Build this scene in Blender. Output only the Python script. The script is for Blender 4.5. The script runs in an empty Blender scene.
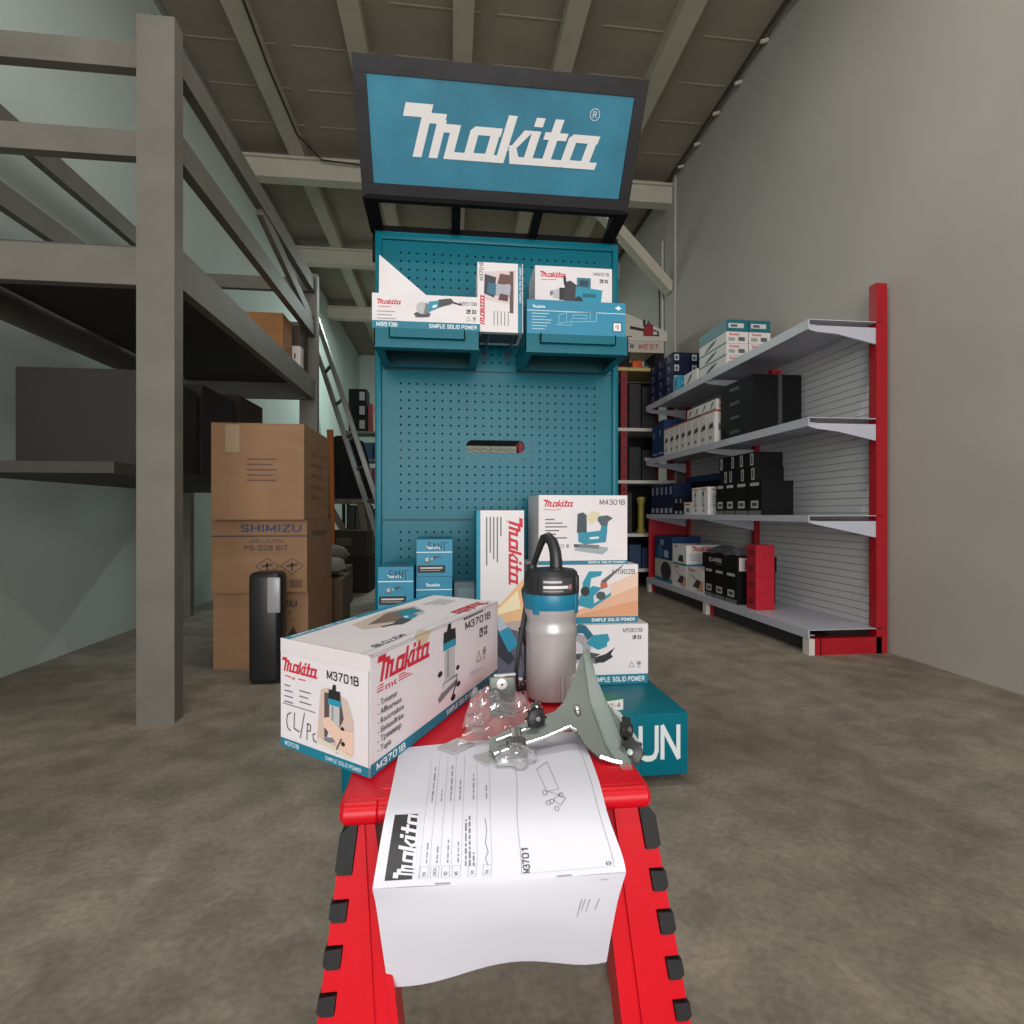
import bpy, math, random
from mathutils import Vector, Matrix
random.seed(7)
SC = bpy.context.scene
COL = SC.collection
PI = math.pi
# ------------------------------------------------------------------ survey of the place
F = 540.0; H = 0.72; PSI = math.atan(62/F)
CP, SP = math.cos(PSI), math.sin(PSI)
CAM = Vector((0, 0, H))
def ray(px, py):
    a = (px-512)/F; b = (513-py)/F
    return Vector((SP+CP*a, CP-SP*a, b))
def atY(px, py, Y): r = ray(px, py); return CAM + r*(Y/r.y)
def atX(px, py, X): r = ray(px, py); return CAM + r*(X/r.x)
def atZ(px, py, Z): r = ray(px, py); return CAM + r*((Z-H)/r.z)
def onplane(px, py, p, n):
    r = ray(px, py); n = Vector(n); return CAM + r*((Vector(p)-CAM).dot(n)/r.dot(n))

# ------------------------------------------------------------------ materials
def lin(h):
    if isinstance(h, str):
        h = h.lstrip('#'); c = [int(h[i:i+2], 16)/255 for i in (0, 2, 4)]
    else: c = h
    return tuple(x/12.92 if x <= .04045 else ((x+.055)/1.055)**2.4 for x in c)
_M = {}
def mat(hexc, rough=.5, metal=0, kind='plain', name=None, scale=20, var=.12, bump=0.0, spec=.5):
    key = (hexc, rough, metal, kind, scale, var, bump, spec)
    if key in _M: return _M[key]
    m = bpy.data.materials.new(name or ('%s_%s' % (kind, hexc.strip('#'))))
    m.use_nodes = True; nt = m.node_tree; b = nt.nodes['Principled BSDF']
    c = lin(hexc)
    b.inputs['Base Color'].default_value = (*c, 1)
    b.inputs['Roughness'].default_value = rough; b.inputs['Metallic'].default_value = metal
    b.inputs['Specular IOR Level'].default_value = spec
    if kind != 'plain':
        tc = nt.nodes.new('ShaderNodeTexCoord'); mp = nt.nodes.new('ShaderNodeMapping')
        nt.links.new(tc.outputs['Object'], mp.inputs[0])
        n = nt.nodes.new('ShaderNodeTexNoise'); n.inputs['Scale'].default_value = scale; n.inputs['Detail'].default_value = 6
        nt.links.new(mp.outputs[0], n.inputs[0])
        if kind == 'brushed': mp.inputs['Scale'].default_value = (1, 1, 14)
        if kind == 'cardboard': mp.inputs['Scale'].default_value = (1, 1, 3)
        r = nt.nodes.new('ShaderNodeValToRGB')
        r.color_ramp.elements[0].position = .3; r.color_ramp.elements[1].position = .7
        r.color_ramp.elements[0].color = (*[x*(1-var) for x in c], 1)
        r.color_ramp.elements[1].color = (*[min(1, x*(1+var)) for x in c], 1)
        nt.links.new(n.outputs['Fac'], r.inputs[0]); nt.links.new(r.outputs[0], b.inputs['Base Color'])
        if bump:
            bp = nt.nodes.new('ShaderNodeBump'); bp.inputs['Strength'].default_value = bump; bp.inputs['Distance'].default_value = .01
            nt.links.new(n.outputs['Fac'], bp.inputs['Height']); nt.links.new(bp.outputs[0], b.inputs['Normal'])
    _M[key] = m; return m
def clear(name, tint=(.95, .97, .97), gloss=.22, rough=.08, haze=.1, ior=1.45):
    m = bpy.data.materials.new(name); m.use_nodes = True; nt = m.node_tree; nt.nodes.clear()
    o = nt.nodes.new('ShaderNodeOutputMaterial'); mx = nt.nodes.new('ShaderNodeMixShader')
    t = nt.nodes.new('ShaderNodeBsdfTransparent'); g = nt.nodes.new('ShaderNodeBsdfGlossy')
    t.inputs[0].default_value = (*tint, 1); g.inputs['Roughness'].default_value = rough
    f = nt.nodes.new('ShaderNodeFresnel'); f.inputs[0].default_value = ior
    ad = nt.nodes.new('ShaderNodeMath'); ad.operation = 'ADD'; ad.inputs[1].default_value = gloss
    nt.links.new(f.outputs[0], ad.inputs[0]); nt.links.new(ad.outputs[0], mx.inputs[0])
    d = nt.nodes.new('ShaderNodeBsdfDiffuse'); d.inputs[0].default_value = (.9, .9, .93, 1); m2 = nt.nodes.new('ShaderNodeMixShader'); m2.inputs[0].default_value = haze
    nt.links.new(t.outputs[0], m2.inputs[1]); nt.links.new(d.outputs[0], m2.inputs[2])
    nt.links.new(m2.outputs[0], mx.inputs[1]); nt.links.new(g.outputs[0], mx.inputs[2]); nt.links.new(mx.outputs[0], o.inputs[0])
    return m
TEAL = '#0a7f99'; WHITE = '#e2dcdf'; RED = '#c8203a'; BLACK = '#1a1a1c'
def ink(h): return mat(h, .55)
CARD_W = mat(WHITE, .5, kind='carton', scale=9, var=.03)

# ------------------------------------------------------------------ text and logo shapes
_T = {}
def text_shape(s, bold=.0):
    if all(c in GL for c in s): return stroke_shape(s, .135+bold*2.5)
    bold = 0; k = (s, bold)
    if k in _T: return _T[k]
    cu = bpy.data.curves.new('t', 'FONT'); cu.body = s; cu.size = 1; cu.offset = bold; cu.resolution_u = 2
    ob = bpy.data.objects.new('t', cu); COL.objects.link(ob)
    bpy.context.view_layer.update()
    me = bpy.data.meshes.new_from_object(ob.evaluated_get(bpy.context.evaluated_depsgraph_get()))
    vs = [(v.co.x/.73, v.co.y/.73) for v in me.vertices]; fs = [tuple(p.vertices) for p in me.polygons]
    bpy.data.objects.remove(ob); bpy.data.curves.remove(cu); bpy.data.meshes.remove(me)
    x0 = min([v[0] for v in vs] or [0]); vs = [(a-x0, b) for a, b in vs]
    w = max([v[0] for v in vs] or [1])
    _T[k] = (vs, fs, w); return _T[k]
def R_(x0, y0, x1, y1): return [(x0, y0), (x1, y0), (x1, y1), (x0, y1)]
def letter_a(o, foot=True):
    L = [R_(o+.12, .76, o+.98, 1.0), R_(o+.0, .12, o+.28, .88), R_(o+.1, 0, o+.70, .24), R_(o+.66, 0, o+.94, 1.0),
         [(o, .12), (o+.12, 0), (o+.28, .12)], [(o, .88), (o+.28, .88), (o+.12, 1.0)]]
    if foot: L.append(R_(o+.66, 0, o+1.2, .22))
    return L
LOGO = [R_(-.57, 1.13, .26, 1.5), R_(.0, 0, .28, 1.2), R_(.2, .98, .74, 1.27), R_(.5, 0, .78, 1.1), R_(.7, .76, 1.25, 1.0),
        R_(.97, 0, 1.25, 1.0), R_(.97, 0, 1.75, .22)]
LOGO += letter_a(1.58) + [R_(2.62, 0, 2.9, 1.38), [(2.9, .38), (3.25, 1.0), (3.55, 1.0), (3.15, .45)], [(2.9, .55), (3.15, .5), (3.45, 0), (3.1, 0)],
        R_(3.1, 0, 3.7, .22), R_(3.5, 0, 3.78, 1.0), R_(3.5, 1.12, 3.78, 1.38), R_(3.5, 0, 4.2, .22), R_(4.1, 0, 4.38, 1.38),
        R_(3.92, .78, 4.66, 1.0), R_(4.1, 0, 4.8, .22)] + letter_a(4.72)
LOGO_W = 6.45
# ------------------------------------------------------------------ mesh builder
_r = lambda *p: list(p)
_O = [(.14,0),(.44,0),(.56,.12),(.58,.3),(.58,.7),(.56,.88),(.44,1),(.14,1),(.02,.88),(0,.7),(0,.3),(.02,.12),(.14,0)]
GL = {'M': [[(0,0),(0,1),(.36,.12),(.72,1),(.72,0)]], '0': [_O], 'O': [_O], '1': [[(.1,.78),(.32,1),(.32,0)]], '2': [[(0,.78),(.06,.94),(.2,1),(.4,1),(.54,.92),(.57,.74),(.5,.56),(0,0),(.58,0)]],
 '3': [[(0,.85),(.14,1),(.42,1),(.54,.88),(.54,.66),(.4,.53),(.22,.53)], [(.4,.53),(.58,.4),(.58,.14),(.42,0),(.14,0),(0,.16)]], '4': [[(.44,0),(.44,1),(0,.3),(.6,.3)]],
 '5': [[(.54,1),(.08,1),(.04,.55),(.3,.64),(.5,.56),(.58,.36),(.54,.12),(.4,0),(.12,0),(0,.14)]], '6': [[(.54,.88),(.4,1),(.16,1),(.02,.8),(0,.4),(.04,.12),(.18,0),(.42,0),(.56,.14),(.57,.42),(.42,.58),(.16,.56),(.02,.4)]],
 '7': [[(0,1),(.58,1),(.3,.5),(.18,0)]], '8': [[(.16,.53),(.04,.66),(.04,.88),(.16,1),(.42,1),(.54,.88),(.54,.66),(.42,.53),(.16,.53),(0,.4),(0,.14),(.14,0),(.44,0),(.58,.14),(.58,.4),(.42,.53)]],
 '9': [[(.04,.12),(.18,0),(.42,0),(.56,.2),(.58,.6),(.54,.88),(.4,1),(.16,1),(.02,.86),(.01,.58),(.16,.42),(.42,.44),(.56,.6)]],
 'B': [[(0,0),(0,1),(.4,1),(.54,.9),(.54,.64),(.42,.53),(0,.53)], [(.42,.53),(.6,.4),(.6,.12),(.44,0),(0,0)]], 'U': [[(0,1),(0,.24),(.08,.06),(.22,0),(.4,0),(.54,.06),(.62,.24),(.62,1)]], 'N': [[(0,0),(0,1),(.62,0),(.62,1)]],
 'S': [[(.56,.84),(.42,1),(.14,1),(.02,.88),(.02,.68),(.14,.56),(.44,.46),(.56,.34),(.56,.12),(.42,0),(.14,0),(0,.16)]], 'I': [[(.08,0),(.08,1)]], 'P': [[(0,0),(0,1),(.42,1),(.56,.88),(.56,.62),(.42,.48),(0,.48)]],
 'L': [[(0,1),(0,0),(.5,0)]], 'E': [[(.54,1),(0,1),(0,0),(.54,0)], [(0,.52),(.48,.52)]], 'D': [[(0,0),(0,1),(.36,1),(.54,.86),(.6,.66),(.6,.34),(.54,.14),(.36,0),(0,0)]], 'W': [[(0,1),(.2,0),(.42,.9),(.64,0),(.84,1)]],
 'R': [[(0,0),(0,1),(.42,1),(.56,.88),(.56,.64),(.42,.52),(0,.52)], [(.34,.52),(.58,0)]], 'A': [[(0,0),(.3,1),(.6,0)], [(.1,.34),(.5,.34)]], 'H': [[(0,0),(0,1)], [(.6,0),(.6,1)], [(0,.52),(.6,.52)]], 'Z': [[(0,1),(.58,1),(0,0),(.6,0)]],
 'T': [[(.28,0),(.28,1)], [(0,1),(.56,1)]], 'K': [[(0,0),(0,1)], [(.54,1),(0,.4)], [(.2,.58),(.58,0)]], 'Y': [[(0,1),(.28,.5),(.56,1)], [(.28,.5),(.28,0)]], '-': [[(0,.42),(.3,.42)]], ' ': []}
GW = {'M': .72, 'I': .16, '1': .4, 'L': .5, 'W': .84, '-': .3, ' ': .2, 'T': .56, 'Y': .56}
def stroke_shape(s, t):
    x = t/2; vs = []; fs = []
    for ch in s:
        for pl in GL[ch]:
            for (a, b), (c, d) in zip(pl, pl[1:]):
                q = math.hypot(c-a, d-b); ux, uy = (c-a)/q*t*.5, (d-b)/q*t*.5; nx, ny = -uy, ux; e = .55
                k = len(vs); h = 1-t
                P = [(a-nx-ux*e, b*h+t/2-ny-uy*e), (c-nx+ux*e, d*h+t/2-ny+uy*e), (c+nx+ux*e, d*h+t/2+ny+uy*e), (a+nx-ux*e, b*h+t/2+ny-uy*e)]
                vs += [(x+p, r) for p, r in P]; fs.append((k, k+1, k+2, k+3))
        x += GW.get(ch, .6)+.20+t*.3
    return vs, fs, x-.2-t*.3+t/2
class Frame:
    def __init__(s, o, u, v, w=1, h=1):
        s.o = Vector(o); s.u = Vector(u).normalized(); s.v = Vector(v).normalized(); s.n = s.u.cross(s.v); s.w = w; s.h = h
    def p(s, x, y, d=0): return s.o + s.u*x + s.v*y + s.n*d
class MB:
    def __init__(s): s.v = []; s.f = []; s.m = []; s.mats = []; s.sm = []
    def mi(s, m):
        if m not in s.mats: s.mats.append(m)
        return s.mats.index(m)
    def add(s, vs, fs, m, smooth=False):
        b = len(s.v); s.v += [tuple(v) for v in vs]; i = s.mi(m)
        for f in fs: s.f.append(tuple(b+k for k in f)); s.m.append(i); s.sm.append(smooth)
    def box(s, a, b, m, M=None):
        x0, y0, z0 = a; x1, y1, z1 = b
        vs = [Vector(p) for p in ((x0,y0,z0),(x1,y0,z0),(x1,y1,z0),(x0,y1,z0),(x0,y0,z1),(x1,y0,z1),(x1,y1,z1),(x0,y1,z1))]
        if M: vs = [M @ v for v in vs]
        s.add(vs, [(0,3,2,1),(4,5,6,7),(0,1,5,4),(1,2,6,5),(2,3,7,6),(3,0,4,7)], m)
    def rbox(s, a, b, m, r=.005, seg=3, M=None):      # box with rounded edges
        import bmesh
        bm = bmesh.new(); bmesh.ops.create_cube(bm, size=1)
        for v in bm.verts: v.co = Vector([(a[i]+b[i])/2 + v.co[i]*(b[i]-a[i]) for i in range(3)])
        bmesh.ops.bevel(bm, geom=bm.edges[:], offset=r, segments=seg, profile=.5, affect='EDGES')
        bm.verts.index_update()
        vs = [(M @ v.co if M else v.co.copy()) for v in bm.verts]; fs = [[v.index for v in f.verts] for f in bm.faces]
        bm.free(); s.add(vs, fs, m, True)
    def bar(s, p, q, w, h, m, up=(0, 0, 1)):
        p, q = Vector(p), Vector(q); d = (q-p).normalized(); up = Vector(up)
        if abs(d.dot(up)) > .98: up = Vector((0, 1, 0))
        x = d.cross(up).normalized()*w/2; y = x.cross(d).normalized()*h/2
        vs = [p-x-y, p+x-y, p+x+y, p-x+y, q-x-y, q+x-y, q+x+y, q-x+y]
        s.add(vs, [(0,1,2,3),(7,6,5,4),(4,5,1,0),(5,6,2,1),(6,7,3,2),(7,4,0,3)], m)
    def tube(s, pts, r, m, n=10, caps=True):
        pts = [Vector(p) for p in pts]; rs = r if isinstance(r, (list, tuple)) else [r]*len(pts)
        vs = []; ref = None
        for i, p in enumerate(pts):
            d = (pts[min(i+1, len(pts)-1)]-pts[max(i-1, 0)]).normalized()
            if ref is None: ref = Vector((0, 0, 1)) if abs(d.z) < .9 else Vector((1, 0, 0))
            a = (ref - d*ref.dot(d)).normalized(); ref = a; b = d.cross(a)
            vs += [p + (a*math.cos(2*PI*k/n)+b*math.sin(2*PI*k/n))*rs[i] for k in range(n)]
        fs = []
        for i in range(len(pts)-1):
            for k in range(n): fs.append((i*n+k, i*n+(k+1) % n, (i+1)*n+(k+1) % n, (i+1)*n+k))
        if caps: fs += [tuple(range(n))[::-1], tuple((len(pts)-1)*n+k for k in range(n))]
        s.add(vs, fs, m, True)
    def lathe(s, prof, m, o=(0, 0, 0), n=40, caps=True, M=None):
        vs = []; o = Vector(o)
        for r, z in prof: vs += [Vector((r*math.cos(2*PI*k/n), r*math.sin(2*PI*k/n), z)) for k in range(n)]
        vs = [(M @ v if M else v)+o for v in vs]
        fs = []
        for i in range(len(prof)-1):
            for k in range(n): fs.append((i*n+k, i*n+(k+1) % n, (i+1)*n+(k+1) % n, (i+1)*n+k))
        if caps: fs += [tuple(range(n))[::-1], tuple((len(prof)-1)*n+k for k in range(n))]
        s.add(vs, fs, m, True)
    def slab(s, pts, t, m, side=None):                 # closed polygon pts (3D, planar) given thickness vector t
        n = len(pts); t = Vector(t); vs = [Vector(p) for p in pts]+[Vector(p)+t for p in pts]
        s.add(vs, [tuple(range(n))[::-1], tuple(range(n, 2*n))], m)
        s.add(vs, [(i, (i+1) % n, n+(i+1) % n, n+i) for i in range(n)], side or m)
    # printed decoration on a face -------------------------------------------------
    L = .00025
    def poly(s, F_, pts, c, l=1):
        s.add([F_.p(x, y, s.L*l) for x, y in pts], [tuple(range(len(pts)))], ink(c) if isinstance(c, str) else c)
    def rect(s, F_, x0, y0, x1, y1, c, l=1): s.poly(F_, R_(x0, y0, x1, y1), c, l)
    def disc(s, F_, x, y, r, c, l=1, n=16, ry=None):
        ry = ry or r; s.poly(F_, [(x+r*math.cos(2*PI*k/n), y+ry*math.sin(2*PI*k/n)) for k in range(n)], c, l)
    def ring(s, F_, x, y, r, t, c, l=1, n=16):
        s.stroke(F_, [(x+r*math.cos(2*PI*k/n), y+r*math.sin(2*PI*k/n)) for k in range(n+1)], t, c, l)
    def stroke(s, F_, pts, t, c, l=1):
        for (a, b), (c2, d) in zip(pts, pts[1:]):
            dx, dy = c2-a, d-b; q = math.hypot(dx, dy) or 1; nx, ny = -dy/q*t/2, dx/q*t/2; ex, ey = dx/q*t*.3, dy/q*t*.3
            s.poly(F_, [(a-nx-ex, b-ny-ey), (c2-nx+ex, d-ny+ey), (c2+nx+ex, d+ny+ey), (a+nx-ex, b+ny-ey)], c, l)
    def text(s, F_, t, x, y, h, c, l=2, w=None, rot=0, bold=0, shear=0, al='l'):
        vs, fs, tw = text_shape(t, bold); sx = (w/tw if w else h)
        if al == 'r': x = x-(w or tw*h)
        if al == 'c': x = x-(w or tw*h)/2
        cr, sr = math.cos(rot), math.sin(rot)
        own = all(ch in GL for ch in t)
        for sh in ((0,) if own else (0, .035)):
            P = []
            for i, (a, b) in enumerate(vs):
                X, Y = a*sx+shear*b*h+sh*h, b*h
                P.append(F_.p(x+X*cr-Y*sr, y+X*sr+Y*cr, s.L*(l+sh*4+(i//4)*.01*own)))
            s.add(P, fs, ink(c) if isinstance(c, str) else c)
    def logo(s, F_, x, y, w, c, l=2, rot=0, tall=1.0):
        k = w/LOGO_W; cr, sr = math.cos(rot), math.sin(rot); c = ink(c) if isinstance(c, str) else c
        for i, pl in enumerate(LOGO):
            P = []
            for a, b in pl:
                X = (a+.57+.28*b)*k; Y = b*k*tall*.88; P.append(F_.p(x+X*cr-Y*sr, y+X*sr+Y*cr, s.L*(l+i*.06)))
            s.add(P, [tuple(range(len(P)))], c)
    def lines(s, F_, x, y, w, n, dy, t, c, l=2, rnd=.4):
        for i in range(n):
            ww = w*(1-rnd*random.random()); s.rect(F_, x, y-i*dy, x+ww, y-i*dy+t, c, l)
    def art(s, F_, kind, x, y, k, l=2, flip=1, sx=1):
        for pts, c in ART[kind]:
            P = [(x+(a if flip > 0 else 1-a)*k*sx, y+b*k) for a, b in pts]
            if flip < 0: P = P[::-1]
            s.poly(F_, P, c, l); l += .15
    def build(s, name, parent=None, loc=None, rot=0):
        me = bpy.data.meshes.new(name); me.from_pydata(s.v, [], s.f)
        for m in s.mats: me.materials.append(m)
        me.polygons.foreach_set('material_index', s.m); me.polygons.foreach_set('use_smooth', s.sm)
        me.update()
        try: me.set_sharp_from_angle(angle=math.radians(38))
        except Exception: pass
        o = bpy.data.objects.new(name, me); COL.objects.link(o)
        if parent: o.parent = parent
        if loc is not None: o.location = loc
        o.rotation_euler.z = rot
        return o
def C_(x, y, r, n=14, ry=None): return [(x+r*math.cos(2*PI*k/n), y+(ry or r)*math.sin(2*PI*k/n)) for k in range(n)]
T1, T2, G1, G2, G3, BK = '#1c8fa8', '#0d6078', '#b9b9bd', '#77777c', '#47474c', '#222226'
ART = {
 'grinder': [([(.08,.0),(.42,.02),(.46,.1),(.4,.16),(.08,.12)], G2), (C_(.24,.08,.19,16,.07), G3), (C_(.25,.24,.15,16,.15), G1),
             ([(.28,.12),(.4,.1),(.46,.3),(.34,.38)], G2), ([(.4,.14),(.66,.26),(.66,.44),(.4,.40)], T1), ([(.5,.24),(.6,.28),(.6,.34),(.5,.31)], '#dfe8ea'),
             ([(.64,.26),(.96,.36),(1.0,.44),(.94,.5),(.64,.46)], G3), ([(.98,.38),(1.2,.33),(1.22,.36),(.98,.43)], BK)],
 'drill': [([(0,.25),(.12,.32),(.12,.38),(0,.36)], G2), ([(.06,.22),(.2,.2),(.2,.42),(.06,.38)], G1), ([(.2,.18),(.38,.18),(.38,.44),(.2,.44)], BK),
           ([(.3,.16),(.58,.08),(.62,.48),(.44,.6),(.32,.56)], '#38333c'), ([(.3,.5),(.36,.5),(.34,.7),(.28,.7)], BK),
           ([(.54,.14),(1.1,.1),(1.14,.42),(.56,.48)], T1), ([(.7,.26),(1.0,.25),(1.0,.33),(.7,.34)], T2), (C_(.62,.18,.09), BK)],
 'saw': [([(0,.28),(.6,.12),(.72,.16),(.7,.22),(.02,.38)], G2), (C_(.22,.42,.3,20,.28), '#a59ca4'), (C_(.18,.38,.2,18,.18), '#c9c4cc'),
         ([(.02,.22),(.5,.2),(.7,.3),(.5,.34),(.04,.3)], G3), ([(.1,.6),(.16,.78),(.3,.88),(.42,.84),(.56,.66),(.46,.56),(.36,.7),(.26,.7),(.2,.56)], T2), ([(.42,.5),(.56,.66),(.84,.68),(.88,.56),(.66,.38)], T1),
         ([(.62,.56),(.84,.62),(.82,.44),(.66,.38)], T1), ([(.58,.24),(.8,.3),(.98,.42),(.9,.3),(.94,.24),(.76,.14),(.6,.14)], BK)],
 'trimmer': [([(.3,1.78),(.44,1.78),(.44,1.95),(.34,1.95)], BK), ([(.18,1.5),(.6,1.5),(.58,1.78),(.2,1.78)], BK), ([(.18,1.32),(.6,1.32),(.6,1.5),(.18,1.5)], T1),
             ([(.22,.55),(.56,.55),(.56,1.32),(.22,1.32)], G1), ([(.3,.6),(.36,.6),(.36,1.3),(.3,1.3)], '#8f8f95'), ([(.05,.1),(.6,.3),(.66,.55),(.18,.52),(.16,.34),(.02,.22)], G2),
             ([(.14,.3),(.6,.42),(.6,.5),(.2,.5)], '#cfcfd4'), (C_(.08,.8,.07), BK), (C_(.66,.7,.06), BK), (C_(.5,.0,.08), BK), (C_(.68,.26,.07), BK),
             ([(.44,.02),(.48,.02),(.66,.4),(.6,.4)], G3)],
 'jigsaw': [([(0,.12),(.8,.0),(.96,.12),(.95,.2),(.1,.28)], '#9aa9b0'), ([(.1,.2),(.7,.16),(.72,.26),(.1,.3)], G2), ([(.0,.2),(.14,.22),(.14,.28),(.0,.3)], G3),
            ([(.12,.36),(.3,.28),(.9,.34),(.94,.66),(.94,.86),(.78,.84),(.74,.66),(.36,.62),(.34,.96),(.1,.95)], '#2b8aa2'),
            ([(.08,.6),(.36,.62),(.36,1.08),(.26,1.16),(.1,1.12)], '#3e4a52'), ([(.68,1.05),(.94,1.08),(1.1,1.0),(.96,.9),(.94,.78),(.76,.8),(.66,.94)], '#4b5a62'),
            ([(.34,1.0),(.5,.82),(.64,.95),(.76,1.15),(.5,1.2)], '#d8cfae'), ([(.44,.42),(.7,.44),(.7,.5),(.44,.48)], '#cfe4ea')],
 'planer': [([(0,.1),(.36,.0),(.9,.34),(.86,.5),(.4,.6),(.06,.34)], T1), ([(.44,.14),(.86,.4),(.9,.56),(.7,.6),(.42,.32)], '#cfd4d8'), (C_(.62,.34,.13,14,.11), G3),
            ([(.1,.3),(.3,.34),(.36,.8),(.62,.86),(.66,.98),(.3,.98),(.14,.7)], T1), (C_(.2,.46,.12,14,.13), BK), ([(.66,.6),(1.2,1.1),(1.24,1.16),(.62,.72)], '#5a5a60'),
            ([(.62,.5),(.8,.56),(.78,.7),(.6,.66)], '#b8604a')],
 'chainsaw': [([(0,.32),(.5,.24),(.5,.34),(.02,.42)], BK), ([(.46,.1),(.8,.1),(.8,.48),(.6,.52),(.46,.36)], '#8c1f2a'), ([(.46,.4),(.44,.6),(.52,.66),(.56,.42)], BK),
              ([(.54,.44),(.64,.62),(.74,.46),(.7,.44),(.64,.54),(.58,.42)], BK), ([(.78,.34),(1.0,.26),(1.0,.1),(.78,.12),(.78,.16),(.94,.16),(.94,.24),(.78,.28)], BK)],
}
# ------------------------------------------------------------------ scene bookkeeping
def tag(o, label, cat=None, group=None, kind=None):
    if label: o['label'] = label
    if cat: o['category'] = cat
    if group: o['group'] = group
    if kind: o['kind'] = kind
    return o
def empty(name, loc, rot=0, **k):
    o = bpy.data.objects.new(name, None); COL.objects.link(o); o.location = loc; o.rotation_euler.z = rot
    o.empty_display_size = .05; tag(o, **k); return o
def struct(o): o['kind'] = 'structure'; return o
class Carton(MB):                                       # a box standing on z=0, centred, with frames on each face
    def __init__(s, w, d, h, base=None, faces=None, bottom=None):
        super().__init__(); s.w, s.d, s.h = w, d, h; base = base or CARD_W
        s.box((-w/2, -d/2, 0), (w/2, d/2, h), base)
        s.front = Frame((-w/2, -d/2, 0), (1, 0, 0), (0, 0, 1), w, h); s.right = Frame((w/2, -d/2, 0), (0, 1, 0), (0, 0, 1), d, h)
        s.left = Frame((-w/2, d/2, 0), (0, -1, 0), (0, 0, 1), d, h); s.back = Frame((w/2, d/2, 0), (-1, 0, 0), (0, 0, 1), w, h)
        s.top = Frame((-w/2, -d/2, h), (1, 0, 0), (0, 1, 0), w, d); s.topr = Frame((w/2, d/2, h), (-1, 0, 0), (0, -1, 0), w, d)
        s.under = Frame((-w/2, d/2, 0), (1, 0, 0), (0, -1, 0), w, d)

# ================================================================== THE SHOP
def wall_mat(name, hexc, sc=1.2, var=.06, bump=.06): return mat(hexc, .85, kind='plaster', name=name, scale=sc, var=var, bump=bump)
WALL = wall_mat('painted_plaster', '#b4aea7'); WALLG = wall_mat('pale_mint_plaster', '#c3d2cc')
XL, XR, YB, ZC, YF = -1.95, 2.25, 12.0, 4.15, -5.0
def floor_mat():
    m = bpy.data.materials.new('worn_concrete'); m.use_nodes = True; nt = m.node_tree; b = nt.nodes['Principled BSDF']
    tc = nt.nodes.new('ShaderNodeTexCoord')
    def noise(s, d, w=0):
        n = nt.nodes.new('ShaderNodeTexNoise'); n.inputs['Scale'].default_value = s; n.inputs['Detail'].default_value = d
        n.inputs['Distortion'].default_value = w; nt.links.new(tc.outputs['Object'], n.inputs[0]); return n
    n1, n2, n3 = noise(1.1, 8, .6), noise(9, 10, .3), noise(70, 6)
    r1 = nt.nodes.new('ShaderNodeValToRGB'); r1.color_ramp.elements[0].position = .32; r1.color_ramp.elements[1].position = .68
    r1.color_ramp.elements[0].color = (*lin('#776f64'), 1); r1.color_ramp.elements[1].color = (*lin('#968d80'), 1)
    nt.links.new(n1.outputs[0], r1.inputs[0])
    r2 = nt.nodes.new('ShaderNodeValToRGB'); r2.color_ramp.elements[0].position = .35; r2.color_ramp.elements[1].position = .66
    r2.color_ramp.elements[0].color = (.76, .75, .73, 1); r2.color_ramp.elements[1].color = (1.15, 1.13, 1.1, 1)
    nt.links.new(n2.outputs[0], r2.inputs[0])
    mx = nt.nodes.new('ShaderNodeMix'); mx.data_type = 'RGBA'; mx.blend_type = 'MULTIPLY'; mx.inputs[0].default_value = 1
    nt.links.new(r1.outputs[0], mx.inputs[6]); nt.links.new(r2.outputs[0], mx.inputs[7])
    r3 = nt.nodes.new('ShaderNodeValToRGB'); r3.color_ramp.elements[0].position = .3; r3.color_ramp.elements[1].position = .75
    r3.color_ramp.elements[0].color = (.8, .8, .8, 1); r3.color_ramp.elements[1].color = (1.2, 1.2, 1.2, 1)
    nt.links.new(n3.outputs[0], r3.inputs[0])
    m2 = nt.nodes.new('ShaderNodeMix'); m2.data_type = 'RGBA'; m2.blend_type = 'MULTIPLY'; m2.inputs[0].default_value = 1
    nt.links.new(mx.outputs[2], m2.inputs[6]); nt.links.new(r3.outputs[0], m2.inputs[7])
    nt.links.new(m2.outputs[2], b.inputs['Base Color']); b.inputs['Roughness'].default_value = .62
    bp = nt.nodes.new('ShaderNodeBump'); bp.inputs['Strength'].default_value = .25; bp.inputs['Distance'].default_value = .004
    nt.links.new(n3.outputs[0], bp.inputs['Height']); nt.links.new(bp.outputs[0], b.inputs['Normal'])
    return m
def one(name, a, b, m, **k):
    q = MB(); q.box(a, b, m); o = q.build(name); return struct(o)
one('floor', (XL-.1, YF, -.1), (XR+.1, YB+.1, 0), floor_mat())
one('wall_left', (XL-.1, YF, 0), (XL, YB, ZC), WALLG)
one('wall_right', (XR, YF, 0), (XR+.1, YB, ZC), WALL)
one('wall_back', (XL-.1, YB, 0), (XR+.1, YB+.1, ZC), WALLG)
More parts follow.
